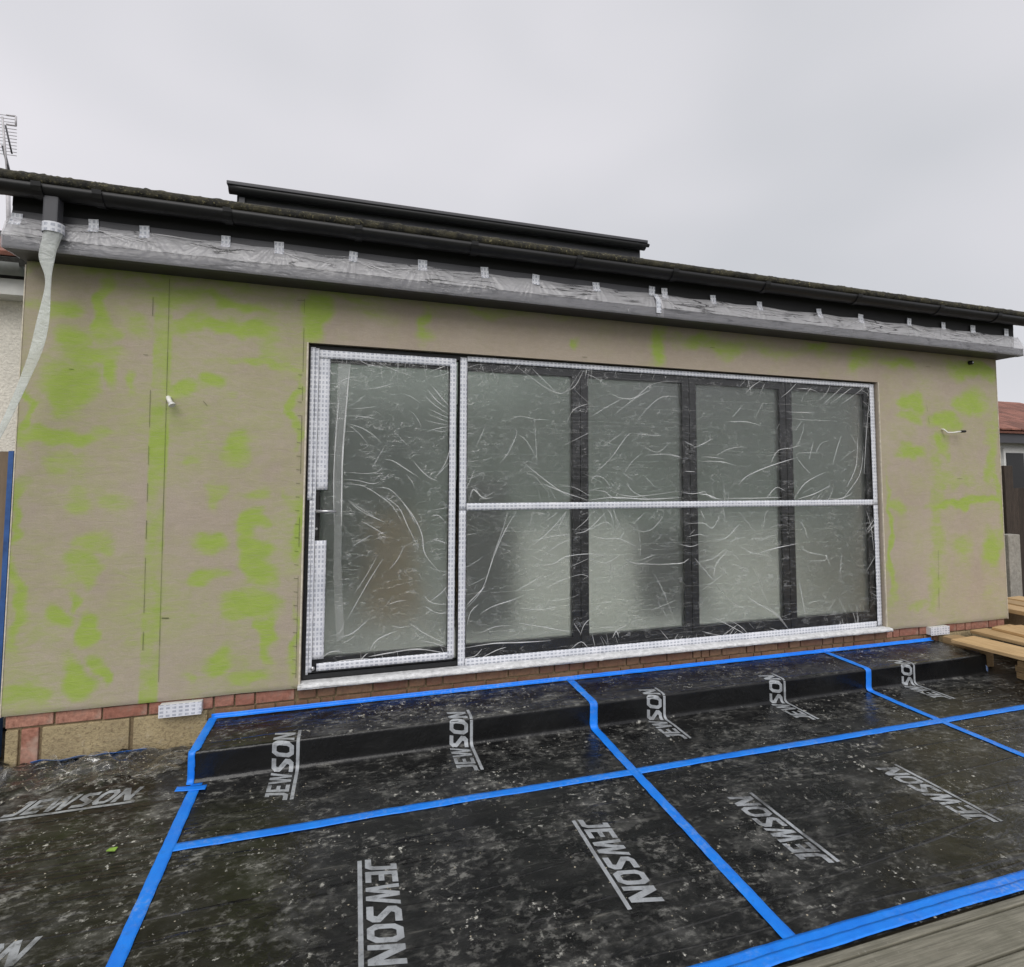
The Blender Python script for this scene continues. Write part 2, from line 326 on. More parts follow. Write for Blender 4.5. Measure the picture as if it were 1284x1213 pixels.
# clear polythene film: nearly transparent, glossy; folds are milky, their white painted in for sky glints
def film(name, haze, gloss, rough, col=(.86, .88, .87), bumpy=0.0, crease=0.0, clear_lines=0.0, var=.5):
    t = NT(name); t.t.nodes.remove(t.b)
    tr = t.n('ShaderNodeBsdfTransparent'); df = t.n('ShaderNodeBsdfDiffuse'); df.inputs[0].default_value = (*col, 1)
    tl = t.n('ShaderNodeBsdfTranslucent'); tl.inputs[0].default_value = (*col, 1)
    gl = t.n('ShaderNodeBsdfGlossy'); gl.inputs['Roughness'].default_value = rough; gl.inputs[0].default_value = (1, 1, 1, 1)
    m1 = t.n('ShaderNodeMixShader'); m1.inputs[0].default_value = .35; t.l(df.outputs[0], m1.inputs[1]); t.l(tl.outputs[0], m1.inputs[2])
    m2 = t.n('ShaderNodeMixShader'); t.l(tr.outputs[0], m2.inputs[1]); t.l(m1.outputs[0], m2.inputs[2])
    v = t.coord('Object'); n1 = t.noise(v, 5, 4)
    hz = t.math('MULTIPLY', t.ramp(n1, .25, .8, (1-var,)*3+(1,), (1+var,)*3+(1,)), haze)
    lw = t.n('ShaderNodeLayerWeight'); frv = t.math('ADD', .024, t.math('MULTIPLY', t.math('POWER', lw.outputs['Facing'], 5.0), .9))
    gf = t.math('MULTIPLY', frv, gloss, True)
    if crease:                                     # fine folds, whitened to imitate sky caught on the ridges
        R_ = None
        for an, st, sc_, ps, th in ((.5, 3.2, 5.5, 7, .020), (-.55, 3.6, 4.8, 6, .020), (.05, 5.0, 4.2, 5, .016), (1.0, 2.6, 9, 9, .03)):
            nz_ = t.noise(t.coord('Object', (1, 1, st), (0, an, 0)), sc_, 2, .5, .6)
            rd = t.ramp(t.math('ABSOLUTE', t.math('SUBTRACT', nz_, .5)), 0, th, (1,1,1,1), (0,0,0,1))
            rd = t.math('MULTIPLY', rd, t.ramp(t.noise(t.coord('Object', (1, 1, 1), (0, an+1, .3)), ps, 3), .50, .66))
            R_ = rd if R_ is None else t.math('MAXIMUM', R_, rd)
        if clear_lines:                                  # thin lines with the haze taken out
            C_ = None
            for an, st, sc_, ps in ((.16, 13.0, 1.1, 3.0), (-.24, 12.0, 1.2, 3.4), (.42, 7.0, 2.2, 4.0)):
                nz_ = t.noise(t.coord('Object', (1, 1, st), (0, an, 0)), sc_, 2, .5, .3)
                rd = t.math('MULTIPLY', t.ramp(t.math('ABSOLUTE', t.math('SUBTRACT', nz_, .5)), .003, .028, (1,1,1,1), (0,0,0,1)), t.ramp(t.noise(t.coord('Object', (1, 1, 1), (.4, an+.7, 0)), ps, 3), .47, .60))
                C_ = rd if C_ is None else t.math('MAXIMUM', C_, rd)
            hz = t.math('SUBTRACT', hz, t.math('MULTIPLY', C_, clear_lines), True)
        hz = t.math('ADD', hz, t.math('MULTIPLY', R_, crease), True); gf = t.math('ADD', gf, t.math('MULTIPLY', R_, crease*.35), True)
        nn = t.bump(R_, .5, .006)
        sag = t.noise(t.coord('Object', (1, 1, 1.8), (0, .4, 0)), 4.5, 4, .6, 1.0); nn = t.bump(sag, .35, .03, nn)
        for q in (gl, df): t.l(nn, q.inputs['Normal'])
    elif bumpy:
        wr = t.noise(t.coord('Object', (1, 1, 2.2), (0, .5, 0)), 7, 5, .6, 2.0)
        nn = t.bump(t.ramp(t.math('ABSOLUTE', t.math('SUBTRACT', wr, .5)), 0, .12, (1,1,1,1), (0,0,0,1)), bumpy, .012)
        for q in (gl, df): t.l(nn, q.inputs['Normal'])
        t.l(nn, lw.inputs['Normal'])
    t.l(hz, m2.inputs[0])
    m3 = t.n('ShaderNodeMixShader'); t.l(gf, m3.inputs[0]); t.l(m2.outputs[0], m3.inputs[1]); t.l(gl.outputs[0], m3.inputs[2])
    t.l(m3.outputs[0], t.o.inputs[0])
film('film', .008, .9, .12, crease=.21)
film('film_pleat', .20, 1.4, .2)
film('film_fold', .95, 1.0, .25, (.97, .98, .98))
film('film_milky', .60, 1.4, .2, (.94, .93, .96), crease=.03, clear_lines=.5, var=.14)
film('film_milky_low', .25, 1.4, .2, (.90, .89, .93), crease=.03, clear_lines=.2, var=.14)  # lit slope and shaded face painted as two copies of the film
film('film_milky_fold', .95, .8, .3, (.97, .96, .98))
film('film_sleeve', .70, .7, .3, (.86, .89, .87), .4)
film('film_dirty', .05, 1.5, .12, (.80, .78, .70), crease=.5)
film('film_dirty_fold', .55, 1.0, .3, (.74, .70, .58))

# glazing: rough so that the room behind is only seen blurred
t = NT('frosted_glass'); t.b.inputs['Base Color'].default_value = (.97, 1, .975, 1); t.b.inputs['Roughness'].default_value = .32
t.b.inputs['Transmission Weight'].default_value = 1; t.b.inputs['IOR'].default_value = 1.45
df = t.n('ShaderNodeBsdfDiffuse'); df.inputs[0].default_value = (.78, .83, .78, 1); tl = t.n('ShaderNodeBsdfTranslucent'); tl.inputs[0].default_value = (.78, .83, .78, 1)
ma = t.n('ShaderNodeMixShader'); ma.inputs[0].default_value = .5; t.l(df.outputs[0], ma.inputs[1]); t.l(tl.outputs[0], ma.inputs[2])
mb = t.n('ShaderNodeMixShader'); mb.inputs[0].default_value = .085; t.l(t.b.outputs[0], mb.inputs[1]); t.l(ma.outputs[0], mb.inputs[2]); t.l(mb.outputs[0], t.o.inputs[0])
t = NT('clear_glass'); t.t.nodes.remove(t.b)
tr = t.n('ShaderNodeBsdfTransparent'); tr.inputs[0].default_value = (.9, .93, .92, 1); gl = t.n('ShaderNodeBsdfGlossy'); gl.inputs['Roughness'].default_value = .03
fr = t.n('ShaderNodeFresnel'); mm = t.n('ShaderNodeMixShader'); t.l(fr.outputs[0], mm.inputs[0]); t.l(tr.outputs[0], mm.inputs[1]); t.l(gl.outputs[0], mm.inputs[2]); t.l(mm.outputs[0], t.o.inputs[0])
M = MAT

# ------------------------------------------------------------------ ground
def gh(x, y):                          # gentle unevenness of the ground under the membrane
    return .005*N3(x*1.1, y*1.1, 3) + .0022*N3(x*4.5+7, y*6.5, 1) + .0012*N3(x*14, y*14, 9)
b = MB(); b.add([(-300,-300,-.03),(300,-300,-.03),(300,300,-.03),(-300,300,-.03)], [(0,1,2,3)])
tag(b.build('ground', M['soil']), kind='structure')
b = MB(); b.add([(-40,-60,-.012),(40,-60,-.012),(40,-6.3,-.012),(-40,-6.3,-.012)], [(0,1,2,3)])
tag(b.build('lawn', M['grass']), kind='structure')

# the membrane: unfolded depth v (metres from the wall) runs over the step, down its face, out on the ground
SX0, SX1, SD, SH = -.78, 4.93, .42, .152
def profile():
    pts = [(-.004, SH)]
    r1, r2 = .010, .030
    pts.append((-(SD-r1), SH))
    for k in range(1, 5):
        a = math.pi/2*k/4; pts.append((-(SD-r1) - r1*math.sin(a), SH-r1+r1*math.cos(a)))
    pts.append((-SD, r2))
    for k in range(1, 6):
        a = math.pi/2*k/5; pts.append((-SD-r2+r2*math.cos(a), r2-r2*math.sin(a)))
    pts.append((-6, 0))
    out = []; s = 0
    for i, p in enumerate(pts):
        if i: s += math.dist(p, pts[i-1])
        out.append((s, p[0], p[1]))
    return out
PROF = profile()
VG = PROF[-2][0]; YG = PROF[-2][1]      # v and y where the flat ground begins
def y2v(y): return VG + (YG - y)
def surf_step(x, v, off=0.0):
    for i in range(len(PROF)-1):
        a, c = PROF[i], PROF[i+1]
        if v <= c[0] or i == len(PROF)-2:
            f = (v-a[0])/(c[0]-a[0]); y = a[1]+(c[1]-a[1])*f; z = a[2]+(c[2]-a[2])*f
            d = Vector((0, c[1]-a[1], c[2]-a[2])).normalized(); n = Vector((0, d.z, -d.y))
            if n.z < 0 or (abs(n.z) < 1e-6 and n.y > 0): n = -n
            w = gh(x, y)
            p = Vector((x, y, z)) + n*(off + w*(1 if v > VG else .6) + .004)
            return p
def surf_flat(x, v, off=0.0):
    y = -v; h = gh(x, y)
    k = max(0, min(1, (-.75-x)/.5))*max(0, min(1, (y+.42)/.25))     # crumpled up against the blocks
    h += k*.055*(abs(N3(x*7, y*9, 4)) + .5*abs(N3(x*17, y*15, 8)))
    return Vector((x, y, h+off+.004))
def vlist(v0, v1, step, extra=()):
    n = max(1, round((v1-v0)/step)); l = [v0+(v1-v0)*i/n for i in range(n+1)] + [e for e in extra if v0 < e < v1]
    return sorted(set(round(q, 5) for q in l))
def sheet(name, x0, x1, v0, v1, surf, mat, label, step=.016, skirt=True):
    vl = vlist(v0, v1, step, [p[0] for p in PROF] if surf is surf_step else ())
    nx = max(2, round((x1-x0)/step)); xs = [x0+(x1-x0)*i/nx for i in range(nx+1)]
    vs = [surf(x, q) for q in vl for x in xs]
    b = MB(); b.add(vs, grid_faces(len(xs), len(vl)), [(p.x, p.y) for p in vs])
    o = b.build(name, mat, None, True)
    return tag(o, label, 'membrane', 'black plastic membrane sheets laid over the patio')
YT = -.952; YE = -2.112
X1, X2, XL = 1.445, 3.66, -.70
vt = y2v(YT)
S = {}
S['u1'] = sheet('membrane_sheet', SX0, X1, 0, vt, surf_step, M['membrane'], 'black membrane sheet folded over the step beside the bare blockwork')
S['u2'] = sheet('membrane_sheet', X1, X2, 0, vt, surf_step, M['membrane'], 'black membrane sheet folded over the middle of the step under the glazing')
S['u3'] = sheet('membrane_sheet', X2, SX1, 0, vt, surf_step, M['membrane'], 'black membrane sheet folded over the step end next to the timber planks')
S['l1'] = sheet('membrane_sheet', XL, X1, -YT, -YE, surf_flat, M['membrane'], 'flat black membrane sheet with two grey prints reading away from the step')
S['l2'] = sheet('membrane_sheet', X1, X2, -YT, -YE, surf_flat, M['membrane'], 'flat black wet-looking membrane sheet beside the decking with two faded prints')
S['l3'] = sheet('membrane_sheet', X2, 7.6, -YT, -YE, surf_flat, M['membrane_dusty'], 'dusty black membrane sheet without any print beside the decking', .025)
S['far'] = sheet('membrane_sheet', SX1, 7.6, .004, -YT, surf_flat, M['membrane_dusty'], 'dusty black membrane sheet lying beneath the timber planks', .025)
S['left'] = sheet('membrane_sheet', -3.2, XL, .0, 2.6, surf_flat, M['membrane_dusty'], 'crumpled dusty black membrane sheet running up to the bare blockwork', .016)
# the closed ends of the step
for xx, o, nm in ((SX0, S['u1'], 0), (SX1, S['u3'], 1)):
    b = MB(); pr = [(p[1], p[2]) for p in PROF[:-1]] + [(-.004, 0)]
    d = -.003 if nm == 0 else .003
    b.add([(xx+d, p[0], p[1]+.003) for p in pr], [tuple(range(len(pr)))])
    b.build('end_flap', M['membrane'], o)
b = MB(); b.box(SX0+.01, SX1-.01, -SD+.015, -.003, -.02, SH-.012)
tag(b.build('concrete_step', M['concrete']), kind='structure')

# --- lettering: outlines in a 1-high box
LET = {
 'J': (.74, [[(.34,1),(.74,1),(.74,.20),(.58,0),(.0,0),(.0,.20),(.44,.20),(.50,.28),(.50,.81),(.34,.81)]]),
 'E': (.74, [[(0,0),(.74,0),(.74,.18),(.24,.18),(.24,.41),(.64,.41),(.64,.58),(.24,.58),(.24,.82),(.74,.82),(.74,1),(0,1)]]),
 'W': (1.24, [[(0,1),(.22,1),(.34,.36),(.50,1),(.74,1),(.88,.36),(1.02,1),(1.24,1),(1.00,0),(.76,0),(.62,.60),(.46,0),(.22,0)]]),
 'S': (.84, [[(.0,.20),(.0,0),(.66,0),(.84,.16),(.84,.38),(.30,.70),(.34,.80),(.80,.80),(.80,1),(.20,1),(0,.86),(0,.62),(.54,.30),(.50,.20)]]),
 'O': (.92, [[(.46,0),(.20,0),(0,.22),(0,.78),(.20,1),(.46,1),(.46,.80),(.32,.80),(.24,.68),(.24,.32),(.32,.20),(.46,.20)],
             [(.46,0),(.46,.20),(.60,.20),(.68,.32),(.68,.68),(.60,.80),(.46,.80),(.46,1),(.72,1),(.92,.78),(.92,.22),(.72,0)]]),
 'N': (.94, [[(0,0),(.24,0),(.24,.60),(.66,0),(.94,0),(.94,1),(.70,1),(.70,.40),(.28,1),(0,1)]]),
}
def lettering(o, fn, cut, length=.52, size=.108, bar=.017, gap=.012, shear=.22):
    """one printed name: fn(u, w) -> point; u runs along the reading direction, w upwards from the bar"""
    total = sum(LET[c][0] for c in 'JEWSON') + .10*5
    k = (length - size*shear)/total
    polys = [[(0,0),(length,0),(length,bar),(0,bar)]]
    x = 0
    for c in 'JEWSON':
        wd, pl = LET[c]
        for p in pl: polys.append([((x+a)*k + (h*size)*shear, bar+gap+h*size) for a, h in p])
        x += wd + .10
    bm = bmesh.new()
    for p in polys:
        f = bm.faces.new([bm.verts.new((a, h, 0)) for a, h in p])
    bm.normal_update(); bmesh.ops.triangulate(bm, faces=bm.faces[:])
    for q in range(1, int(length/cut)+1):
        bmesh.ops.bisect_plane(bm, geom=bm.verts[:]+bm.edges[:]+bm.faces[:], plane_co=(q*cut,0,0), plane_no=(1,0,0))
    for q in range(1, 5):
        bmesh.ops.bisect_plane(bm, geom=bm.verts[:]+bm.edges[:]+bm.faces[:], plane_co=(0,q*.03,0), plane_no=(0,1,0))
    for vtx in bm.verts: vtx.co = fn(vtx.co.x, vtx.co.y)
    bmesh.ops.recalc_face_normals(bm, faces=bm.faces[:])
    for f in bm.faces: 
        if f.normal.z < -.2 or (abs(f.normal.z) <= .2 and f.normal.y > 0): f.normal_flip()
    me = bpy.data.meshes.new('printed_lettering'); bm.to_mesh(me); bm.free(); me.materials.append(M['print_ink_faded' if o in (S['l2'], S['left'], S['u3']) else 'print_ink'])
    return link('printed_lettering', me, o)
PO = .0016
vJ = y2v(-.712)
for x0, o in ((-.25,'u1'),(.70,'u1'),(1.985,'u2'),(2.945,'u2'),(4.16,'u3')):
    lettering(S[o], lambda u, w_, x0=x0: surf_step(x0-w_, vJ-u, PO), .010, .535)
for x0 in (.045, .98):
    lettering(S['l1'], lambda u, w_, x0=x0: surf_flat(x0+w_, 1.25+u, PO), .03, .525, .122)
for x0 in (1.935, 2.88):
    lettering(S['l2'], lambda u, w_, x0=x0: surf_flat(x0-w_, 1.79-u, PO), .03, .51, .118)
for y0 in (-.535, -1.465):
    lettering(S['left'], lambda u, w_, y0=y0: surf_flat(-1.52+u, -y0-w_, PO), .03, .54, .112, shear=.25)

# --- blue tape
def tape(name, pathfn, n, width, label, group='blue tape over the membrane joints', mat='blue_tape', wob=.0012, m=4):
    """pathfn(t, s) -> point, t 0..1 along, s -1..1 across"""
    vs = []; ph = random.random()*50
    for i in range(n+1):
        for j in range(m+1):
            s = -1+2*j/m; e = wob/width*N3(i*.35, ph+(s>0)*9)
            vs.append(pathfn(i/n, s*(1+e*2)))
    b = MB(); b.add(vs, grid_faces(m+1, n+1), [(p.x, p.y) for p in vs])
    o = b.build(name, M[mat], None, True)
    sm = o.modifiers.new('thickness', 'SOLIDIFY'); sm.thickness = .0008; sm.offset = 1
    return tag(o, label, 'tape', group)
TO = .0034; TW = .026
lerp = lambda a, c, t: a+(c-a)*t
def ty(x0, x1, y, wd, off=TO, surf=surf_flat, slope=0): return lambda t, s: surf(lerp(x0,x1,t), -(y+slope*(t-.5))+s*wd, off)
tape('blue_tape', ty(XL-.01, 7.55, YT, .027), 420, .027, 'long blue tape running along the patio parallel to the step')
tape('blue_tape', lambda t, s: surf_step(X1+.004+s*TW+.03*(1-t), lerp(.03, y2v(YE+.06), t), TO+.0012), 150, TW, 'blue tape over the step between two membrane sheets, ending at the decking')
tape('blue_tape', lambda t, s: surf_step(X2+s*TW+.06*(1-t)*(1-t), lerp(.03, y2v(YE+.06), t), TO+.0012), 150, TW, 'blue tape over the step towards the timber planks')
tape('blue_tape', lambda t, s: surf_flat(lerp(-.735, -.675, t)+s*TW, lerp(.435, 2.2, t), TO+.0012), 110, TW, 'blue tape running out from the free end of the step')
tape('blue_tape', ty(.35, 7.55, -2.056, .021, TO+.002), 380, .021, 'strip of the doubled blue tape lying on the membrane side, away from the boards')
tape('blue_tape', ty(.35, 7.55, -2.089, .020, TO+.0045, slope=.006), 380, .020, 'strip of the doubled blue tape touching the decking boards')
# tape in the angle between the step and the brickwork
def angle_tape(t, s):
    x = lerp(-.77, 4.90, t)
    return Vector((x, -.012 - max(0, -s)*.024, SH+.010+max(0, s)*.018 + .0015*N3(x*9, 2)))
tape('blue_tape', angle_tape, 240, .03, 'blue tape in the angle between the step and brickwork below the door sill')
# tape round the free ends of the step
def end_tape(xx, sg):
    def fn(t, s):
        v = lerp(.01, VG-.006, t); p = surf_step(xx, v, TO+.001)
        d = .030*s
        if d >= 0: return Vector((xx-sg*d*1.5, p.y, p.z)) if v < .41 else Vector((xx-sg*d, p.y-.001, p.z))
        q = Vector((xx+sg*.0055, p.y, p.z))
        if v < .41: q.z += d*.9
        else: q.y += -d*1.0
        return q
    return fn
tape('blue_tape', end_tape(SX0, -1), 90, .03, 'blue tape folded over the step end beside the bare blockwork', m=6)
tape('blue_tape', lambda t, s: Vector((SX1+.006, lerp(-.30, -SD-.006, t), SH-.012+s*.016)) if t < .6 else Vector((SX1+.006-.02*max(0, s), lerp(-.30, -SD-.008, min(1, t*1.12)), lerp(SH-.012, .02, (t-.6)/.4)+s*.016)), 40, .016, 'scuffed blue tape on the step end beside the timber planks', mat='blue_tape_dusty')
tape('blue_tape', lambda t, s: surf_flat(lerp(-.82,-.68,t), .475+s*.022+.02*t, TO+.003), 14, .022, 'short blue tape tab on the ground at the step corner')
tape('blue_tape', lambda t, s: Vector((lerp(-1.62,-1.08,t), -.040-.02*s+.01*N3(t*5, 3), .034+.012*N3(t*6, 1)+.014*s)), 50, .02, 'dust-caked blue tape strip at the foot of the blockwork', mat='blue_tape_dusty')

def ribbon(b, pts, wd, mi, nrm=Vector((0,-1,0)), lift=.003, taper=True):
    """a raised fold: a narrow tent along the polyline, tapering to both ends"""
    P_ = []
    for i in range(len(pts)-1):                      # smooth by subdividing
        for k in range(4):
            f = k/4
            p0 = pts[max(i-1,0)]; p1 = pts[i]; p2 = pts[i+1]; p3 = pts[min(i+2,len(pts)-1)]
            P_.append(.5*((2*p1)+(-p0+p2)*f+(2*p0-5*p1+4*p2-p3)*f*f+(-p0+3*p1-3*p2+p3)*f**3))
    P_.append(pts[-1]); n = len(P_); vs = []
    for i, p in enumerate(P_):
        d = (P_[min(i+1,n-1)]-P_[max(i-1,0)])
        if d.length < 1e-6: d = Vector((1,0,0))
        s = nrm.cross(d.normalized()).normalized(); t = i/(n-1)
        ww = .66*wd*(max(.12, math.sin(math.pi*min(1, t*1.0))**.7) if taper else 1)*(.8+.4*N3(p.x*30, p.z*30, wd*900))
        vs += [p - s*ww/2 + nrm*.0012, p + nrm*lift, p + s*ww/2 + nrm*.0012]
    b.add(vs, [f for i in range(n-1) for f in ((i*3, i*3+1, i*3+4, i*3+3), (i*3+1, i*3+2, i*3+5, i*3+4))], None, mi)
# crumpled clear film lying on the left sheet
vs = []; n = 90; mv = 34
for j in range(mv+1):
    for i in range(n+1):
        x = lerp(-2.05, -.86, i/n) + .05*N3(j*.2, 4); y = lerp(-.30, -.025, j/mv) + .07*N3(i*.12, 7)
        h = .006 + .05*abs(N3(x*6, y*9, 2))*(j/mv)**1.5 + .014*abs(N3(x*16, y*18, 5))
        f = min(1, min(j, mv-j)/4, min(i, n-i)/5); p = surf_flat(x, -y); vs.append(Vector((x, min(y, -.02), p.z+.004+h*f)))
b = MB(); b.add(vs, grid_faces(n+1, mv+1))
def LW(i, j): return vs[max(0, min(mv, int(j)))*(n+1)+max(0, min(n, int(i)))] + Vector((0, 0, .003))
for k in range(0):
    i, j = random.uniform(0, n), random.uniform(0, mv); a = random.gauss(.25, .7); P_ = []
    for q in range(6): P_.append(LW(i, j)); i += math.cos(a)*3.2; j += math.sin(a)*2.4; a += random.gauss(0, .35)
    if all((P_[q+1]-P_[q]).length > 1e-4 for q in range(5)): ribbon(b, P_, random.uniform(.003, .009), 1, Vector((0, -.5, .86)), .004)
o = b.build('loose_film', [M['film_dirty'], M['film_dirty_fold']], None, True)
tag(o, 'crumpled dusty clear plastic film lying at the foot of the blockwork', 'plastic film')
# lumps of dust and render droppings: nobody could count them
b = MB()
for i in range(1500):
    if i < 380: x = random.gauss(-1.5, .45); y = -abs(random.gauss(.05, .16))-.02
    elif i < 620: x = random.uniform(3.7, 6.2); y = random.uniform(-2, -.45)
    else: x = random.uniform(-1.6, 5.2); y = random.uniform(-2.0, -.5)
    if x < -3: continue
    if x > SX0-.02 and x < SX1+.02 and y > -.45: continue
    s = random.uniform(.0006, .0032)*(1.7 if i < 200 else 1); p = surf_flat(x, -y)
    q = []
    for dx, dy, dz in ((1,0,0),(0,1,0),(-1,0,0),(0,-1,0),(0,0,1),(0,0,-.4)): q.append(p+Vector((dx*s*random.uniform(.6,2), dy*s*random.uniform(.6,1.6), dz*s*random.uniform(.4,.9)+.001)))
    b.add(q, [(0,1,4),(1,2,4),(2,3,4),(3,0,4),(1,0,5),(2,1,5),(3,2,5),(0,3,5)])
for i in range(420):
    x = random.uniform(SX0+.05, SX1-.05); y = -.02-.38*random.random()**1.5; s = random.uniform(.0008, .003)
    z = SH+.004+gh(x, y)*.6
    q = [Vector((x+dx*s*random.uniform(.6,2.4), y+dy*s*random.uniform(.6,1.6), z+dz*s*.6)) for dx, dy, dz in ((1,0,0),(0,1,0),(-1,0,0),(0,-1,0),(0,0,1),(0,0,-.2))]
    b.add(q, [(0,1,4),(1,2,4),(2,3,4),(3,0,4),(1,0,5),(2,1,5),(3,2,5),(0,3,5)])
tag(b.build('render_droppings', M['dust_lumps']), 'scattered pale crumbs of render on the black membrane', 'debris', kind='stuff')
p = atz(140, 1066, .008); b = MB(); b.add([p+Vector((-.018,-.006,.004)), p+Vector((.016,-.012,.002)), p+Vector((.020,.006,.006)), p+Vector((-.012,.012,.003))], [(0,1,2,3)])
o = b.build('green_scrap', M['green_scrap']); o.modifiers.new('t', 'SOLIDIFY').thickness = .003
tag(o, 'small bright green scrap lying on the dusty black membrane', 'scrap')

# ------------------------------------------------------------------ decking
deck = empty('timber_deck', (2, -2.12, 0), None, None); deck['kind'] = 'structure'
y = -2.114; first = True; src = None
for i in range(26):
    wd = .028 if first else .122
    if first or src is None:
        b = MB(); b.box(-4, 8, -wd, 0, -.026, 0); o = b.build('board', M['deck_wood'], deck, bevel=.003)
        o.location = Vector((0, y, .0)) - deck.location
        if not first: src = o
    else:
        o = src.copy(); COL.objects.link(o); o.location = Vector((random.uniform(-.3,.3), y, random.uniform(-.001,.001))) - deck.location
    y -= wd + .009; first = False

# ------------------------------------------------------------------ the extension
WX0, WX1, WZ0, WZ1 = -1.785, 5.885, .274, 2.80
OX0, OX1, OZ0, OZ1 = -.290, 4.405, .285, 2.420
house = empty('house_extension', (2, .1, 0), 'single-storey flat-roofed extension with tan and lime green base coat on its wall', 'building')
GREEN = [(130,390,11,38,.9),(67,382,26,13,.8),(92,420,28,12,.8),(110,448,40,14,.8),(168,405,22,18,.45),(265,410,52,9,.75),(107,443,40,9,.6),(136,473,14,22,.85),(88,487,23,27,.85),
 (176,483,11,14,.6),(228,490,22,10,.7),(272,485,20,9,.85),(330,455,52,7,.65),(33,515,7,45,.8),(78,547,50,12,.85),(85,585,42,22,.5),(98,626,22,20,.5),(141,623,11,14,.4),(115,685,25,12,.6),
 (246,573,17,7,.5),(300,562,21,20,.75),(276,618,11,15,.55),(318,616,17,8,.6),(320,660,12,21,.95),(263,678,20,11,.9),(322,692,19,15,.95),(372,510,7,50,.75),(366,665,8,40,.75),(20,650,7,55,.65),
 (18,750,11,65,.8),(100,712,23,20,.6),(73,777,18,13,.9),(96,750,6,16,.7),(118,790,13,26,.9),(124,806,15,13,.9),(91,855,19,20,1),(129,847,8,14,.9),(165,805,9,8,.4),(322,710,17,24,.95),(265,722,21,12,.8),
 (313,760,34,16,.85),(337,800,9,32,.85),(277,830,23,16,.85),(311,847,20,9,.8),(236,850,9,5,.6),(35,875,24,16,.6),(60,800,30,30,.3),(372,800,6,50,.6),
 (396,398,13,28,1),(300,380,45,7,.75),(310,413,42,12,.85),(345,440,20,30,.45),(530,405,8,26,.7),(724,430,5,8,.7),(826,433,9,24,.9),(880,428,32,9,.6),(460,395,30,8,.35),(230,372,50,14,.55),(430,375,40,8,.5),
 (910,433,34,11,.6),(1023,438,13,6,.7),(1080,450,15,13,.7),(1128,455,18,7,.65),(1222,465,29,10,.8),(1147,503,14,15,.85),(1217,507,20,16,.8),(1140,525,13,6,.6),(1183,529,17,10,1),(1143,564,15,10,.75),
 (1182,560,8,16,.75),(1175,640,9,110,.42),(1212,631,46,6,.95),(1246,690,11,22,.75),(1195,605,40,10,.4),(1128,632,16,9,.6),(1116,680,4,80,.75),(1170,735,10,30,.5),(1150,760,14,6,.5),(1243,570,8,40,.6),(1205,690,14,18,.5),(1240,740,8,14,.3),
 (700,392,60,5,.3),(560,380,40,6,.4),(620,390,50,6,.4),(1250,600,5,90,.55),(193,345,170,9,.5),(480,368,130,7,.35),(990,440,60,8,.4)]
GW = []
for px, py, rx, ry, s in GREEN:
    c = at(px, py, 0); ex = at(px+rx, py, 0); ey = at(px, py-ry, 0)
    GW.append((c.x, c.z, abs(ex.x-c.x), abs(ey.z-c.z), s))
BANDX = (at(192, 450, 0).x, at(213, 450, 0).x)
def green(x, z):
    g = 0
    wx = x + .10*N3(x*4, z*4, 2) + .05*N3(x*11, z*11, 6); wz = z + .08*N3(x*4, z*4, 8) + .04*N3(x*11, z*13, 1)
    if x < OX0: g = .20 + .26*N3(x*1.8, z*1.8, 11)
    elif x > OX1: g = .12 + .16*N3(x*1.8, z*1.8, 11)
    for cx, cz, rx, rz, s in GW:
        dx = (wx-cx)/rx; dz = (wz-cz)/rz
        if abs(dx) < 2 and abs(dz) < 2:
            d = (abs(dx)**2.4+abs(dz)**2.4)**(1/2.4); v = s*max(0, min(1, (1.6-d)/1.1))
            if v > g: g = v
    if BANDX[0] < x < BANDX[1]: g = max(g, .50+.5*N3(z*2.6, 5) + .25*N3(x*20, z*9, 9))
    return g
def seg(a, c, st): n = max(1, round((c-a)/st)); return [a+(c-a)*i/n for i in range(n)]
xs = seg(WX0, OX0, .016)+seg(OX0, OX1, .016)+seg(OX1, WX1, .016)+[WX1]
zs = seg(WZ0, OZ1, .016)+seg(OZ1, WZ1, .016)+[WZ1]
iz = zs.index(OZ1); i0 = xs.index(OX0); i1 = xs.index(OX1)
b = MB(); vs = []; at_vals = []
for z in zs:
    for x in xs:
        d = .0025*N3(x*2.3, z*2.3, 1) + .0016*N3(x*7, z*14, 4)
        if z == WZ0: d -= .006
        vs.append((x, -abs(d) if z > WZ0+.001 else .006, z + (.006*N3(x*4, 1) if z == WZ0 else 0))); at_vals.append(green(x, z))
nx = len(xs)
fs = [(j*nx+i, j*nx+i+1, (j+1)*nx+i+1, (j+1)*nx+i) for j in range(len(zs)-1) for i in range(nx-1) if not (i0 <= i < i1 and j < iz)]
b.add(vs, fs)
nfront = len(vs)
T = .28                                           # wall thickness behind the front skin
for a in ((WX0, OX0, WZ0, WZ1), (OX1, WX1, WZ0, WZ1), (OX0, OX1, OZ1, WZ1)):
    b.box(a[0], a[1], .004, T, a[2]+.004, a[3])
wall = b.build('wall', M['render_coat'], house, True)
ca = wall.data.attributes.new('green', 'FLOAT', 'POINT'); ca.data.foreach_set('value', at_vals+[0]*(len(wall.data.vertices)-len(at_vals)))
for p_ in wall.data.polygons[len(fs):]: p_.use_smooth = False
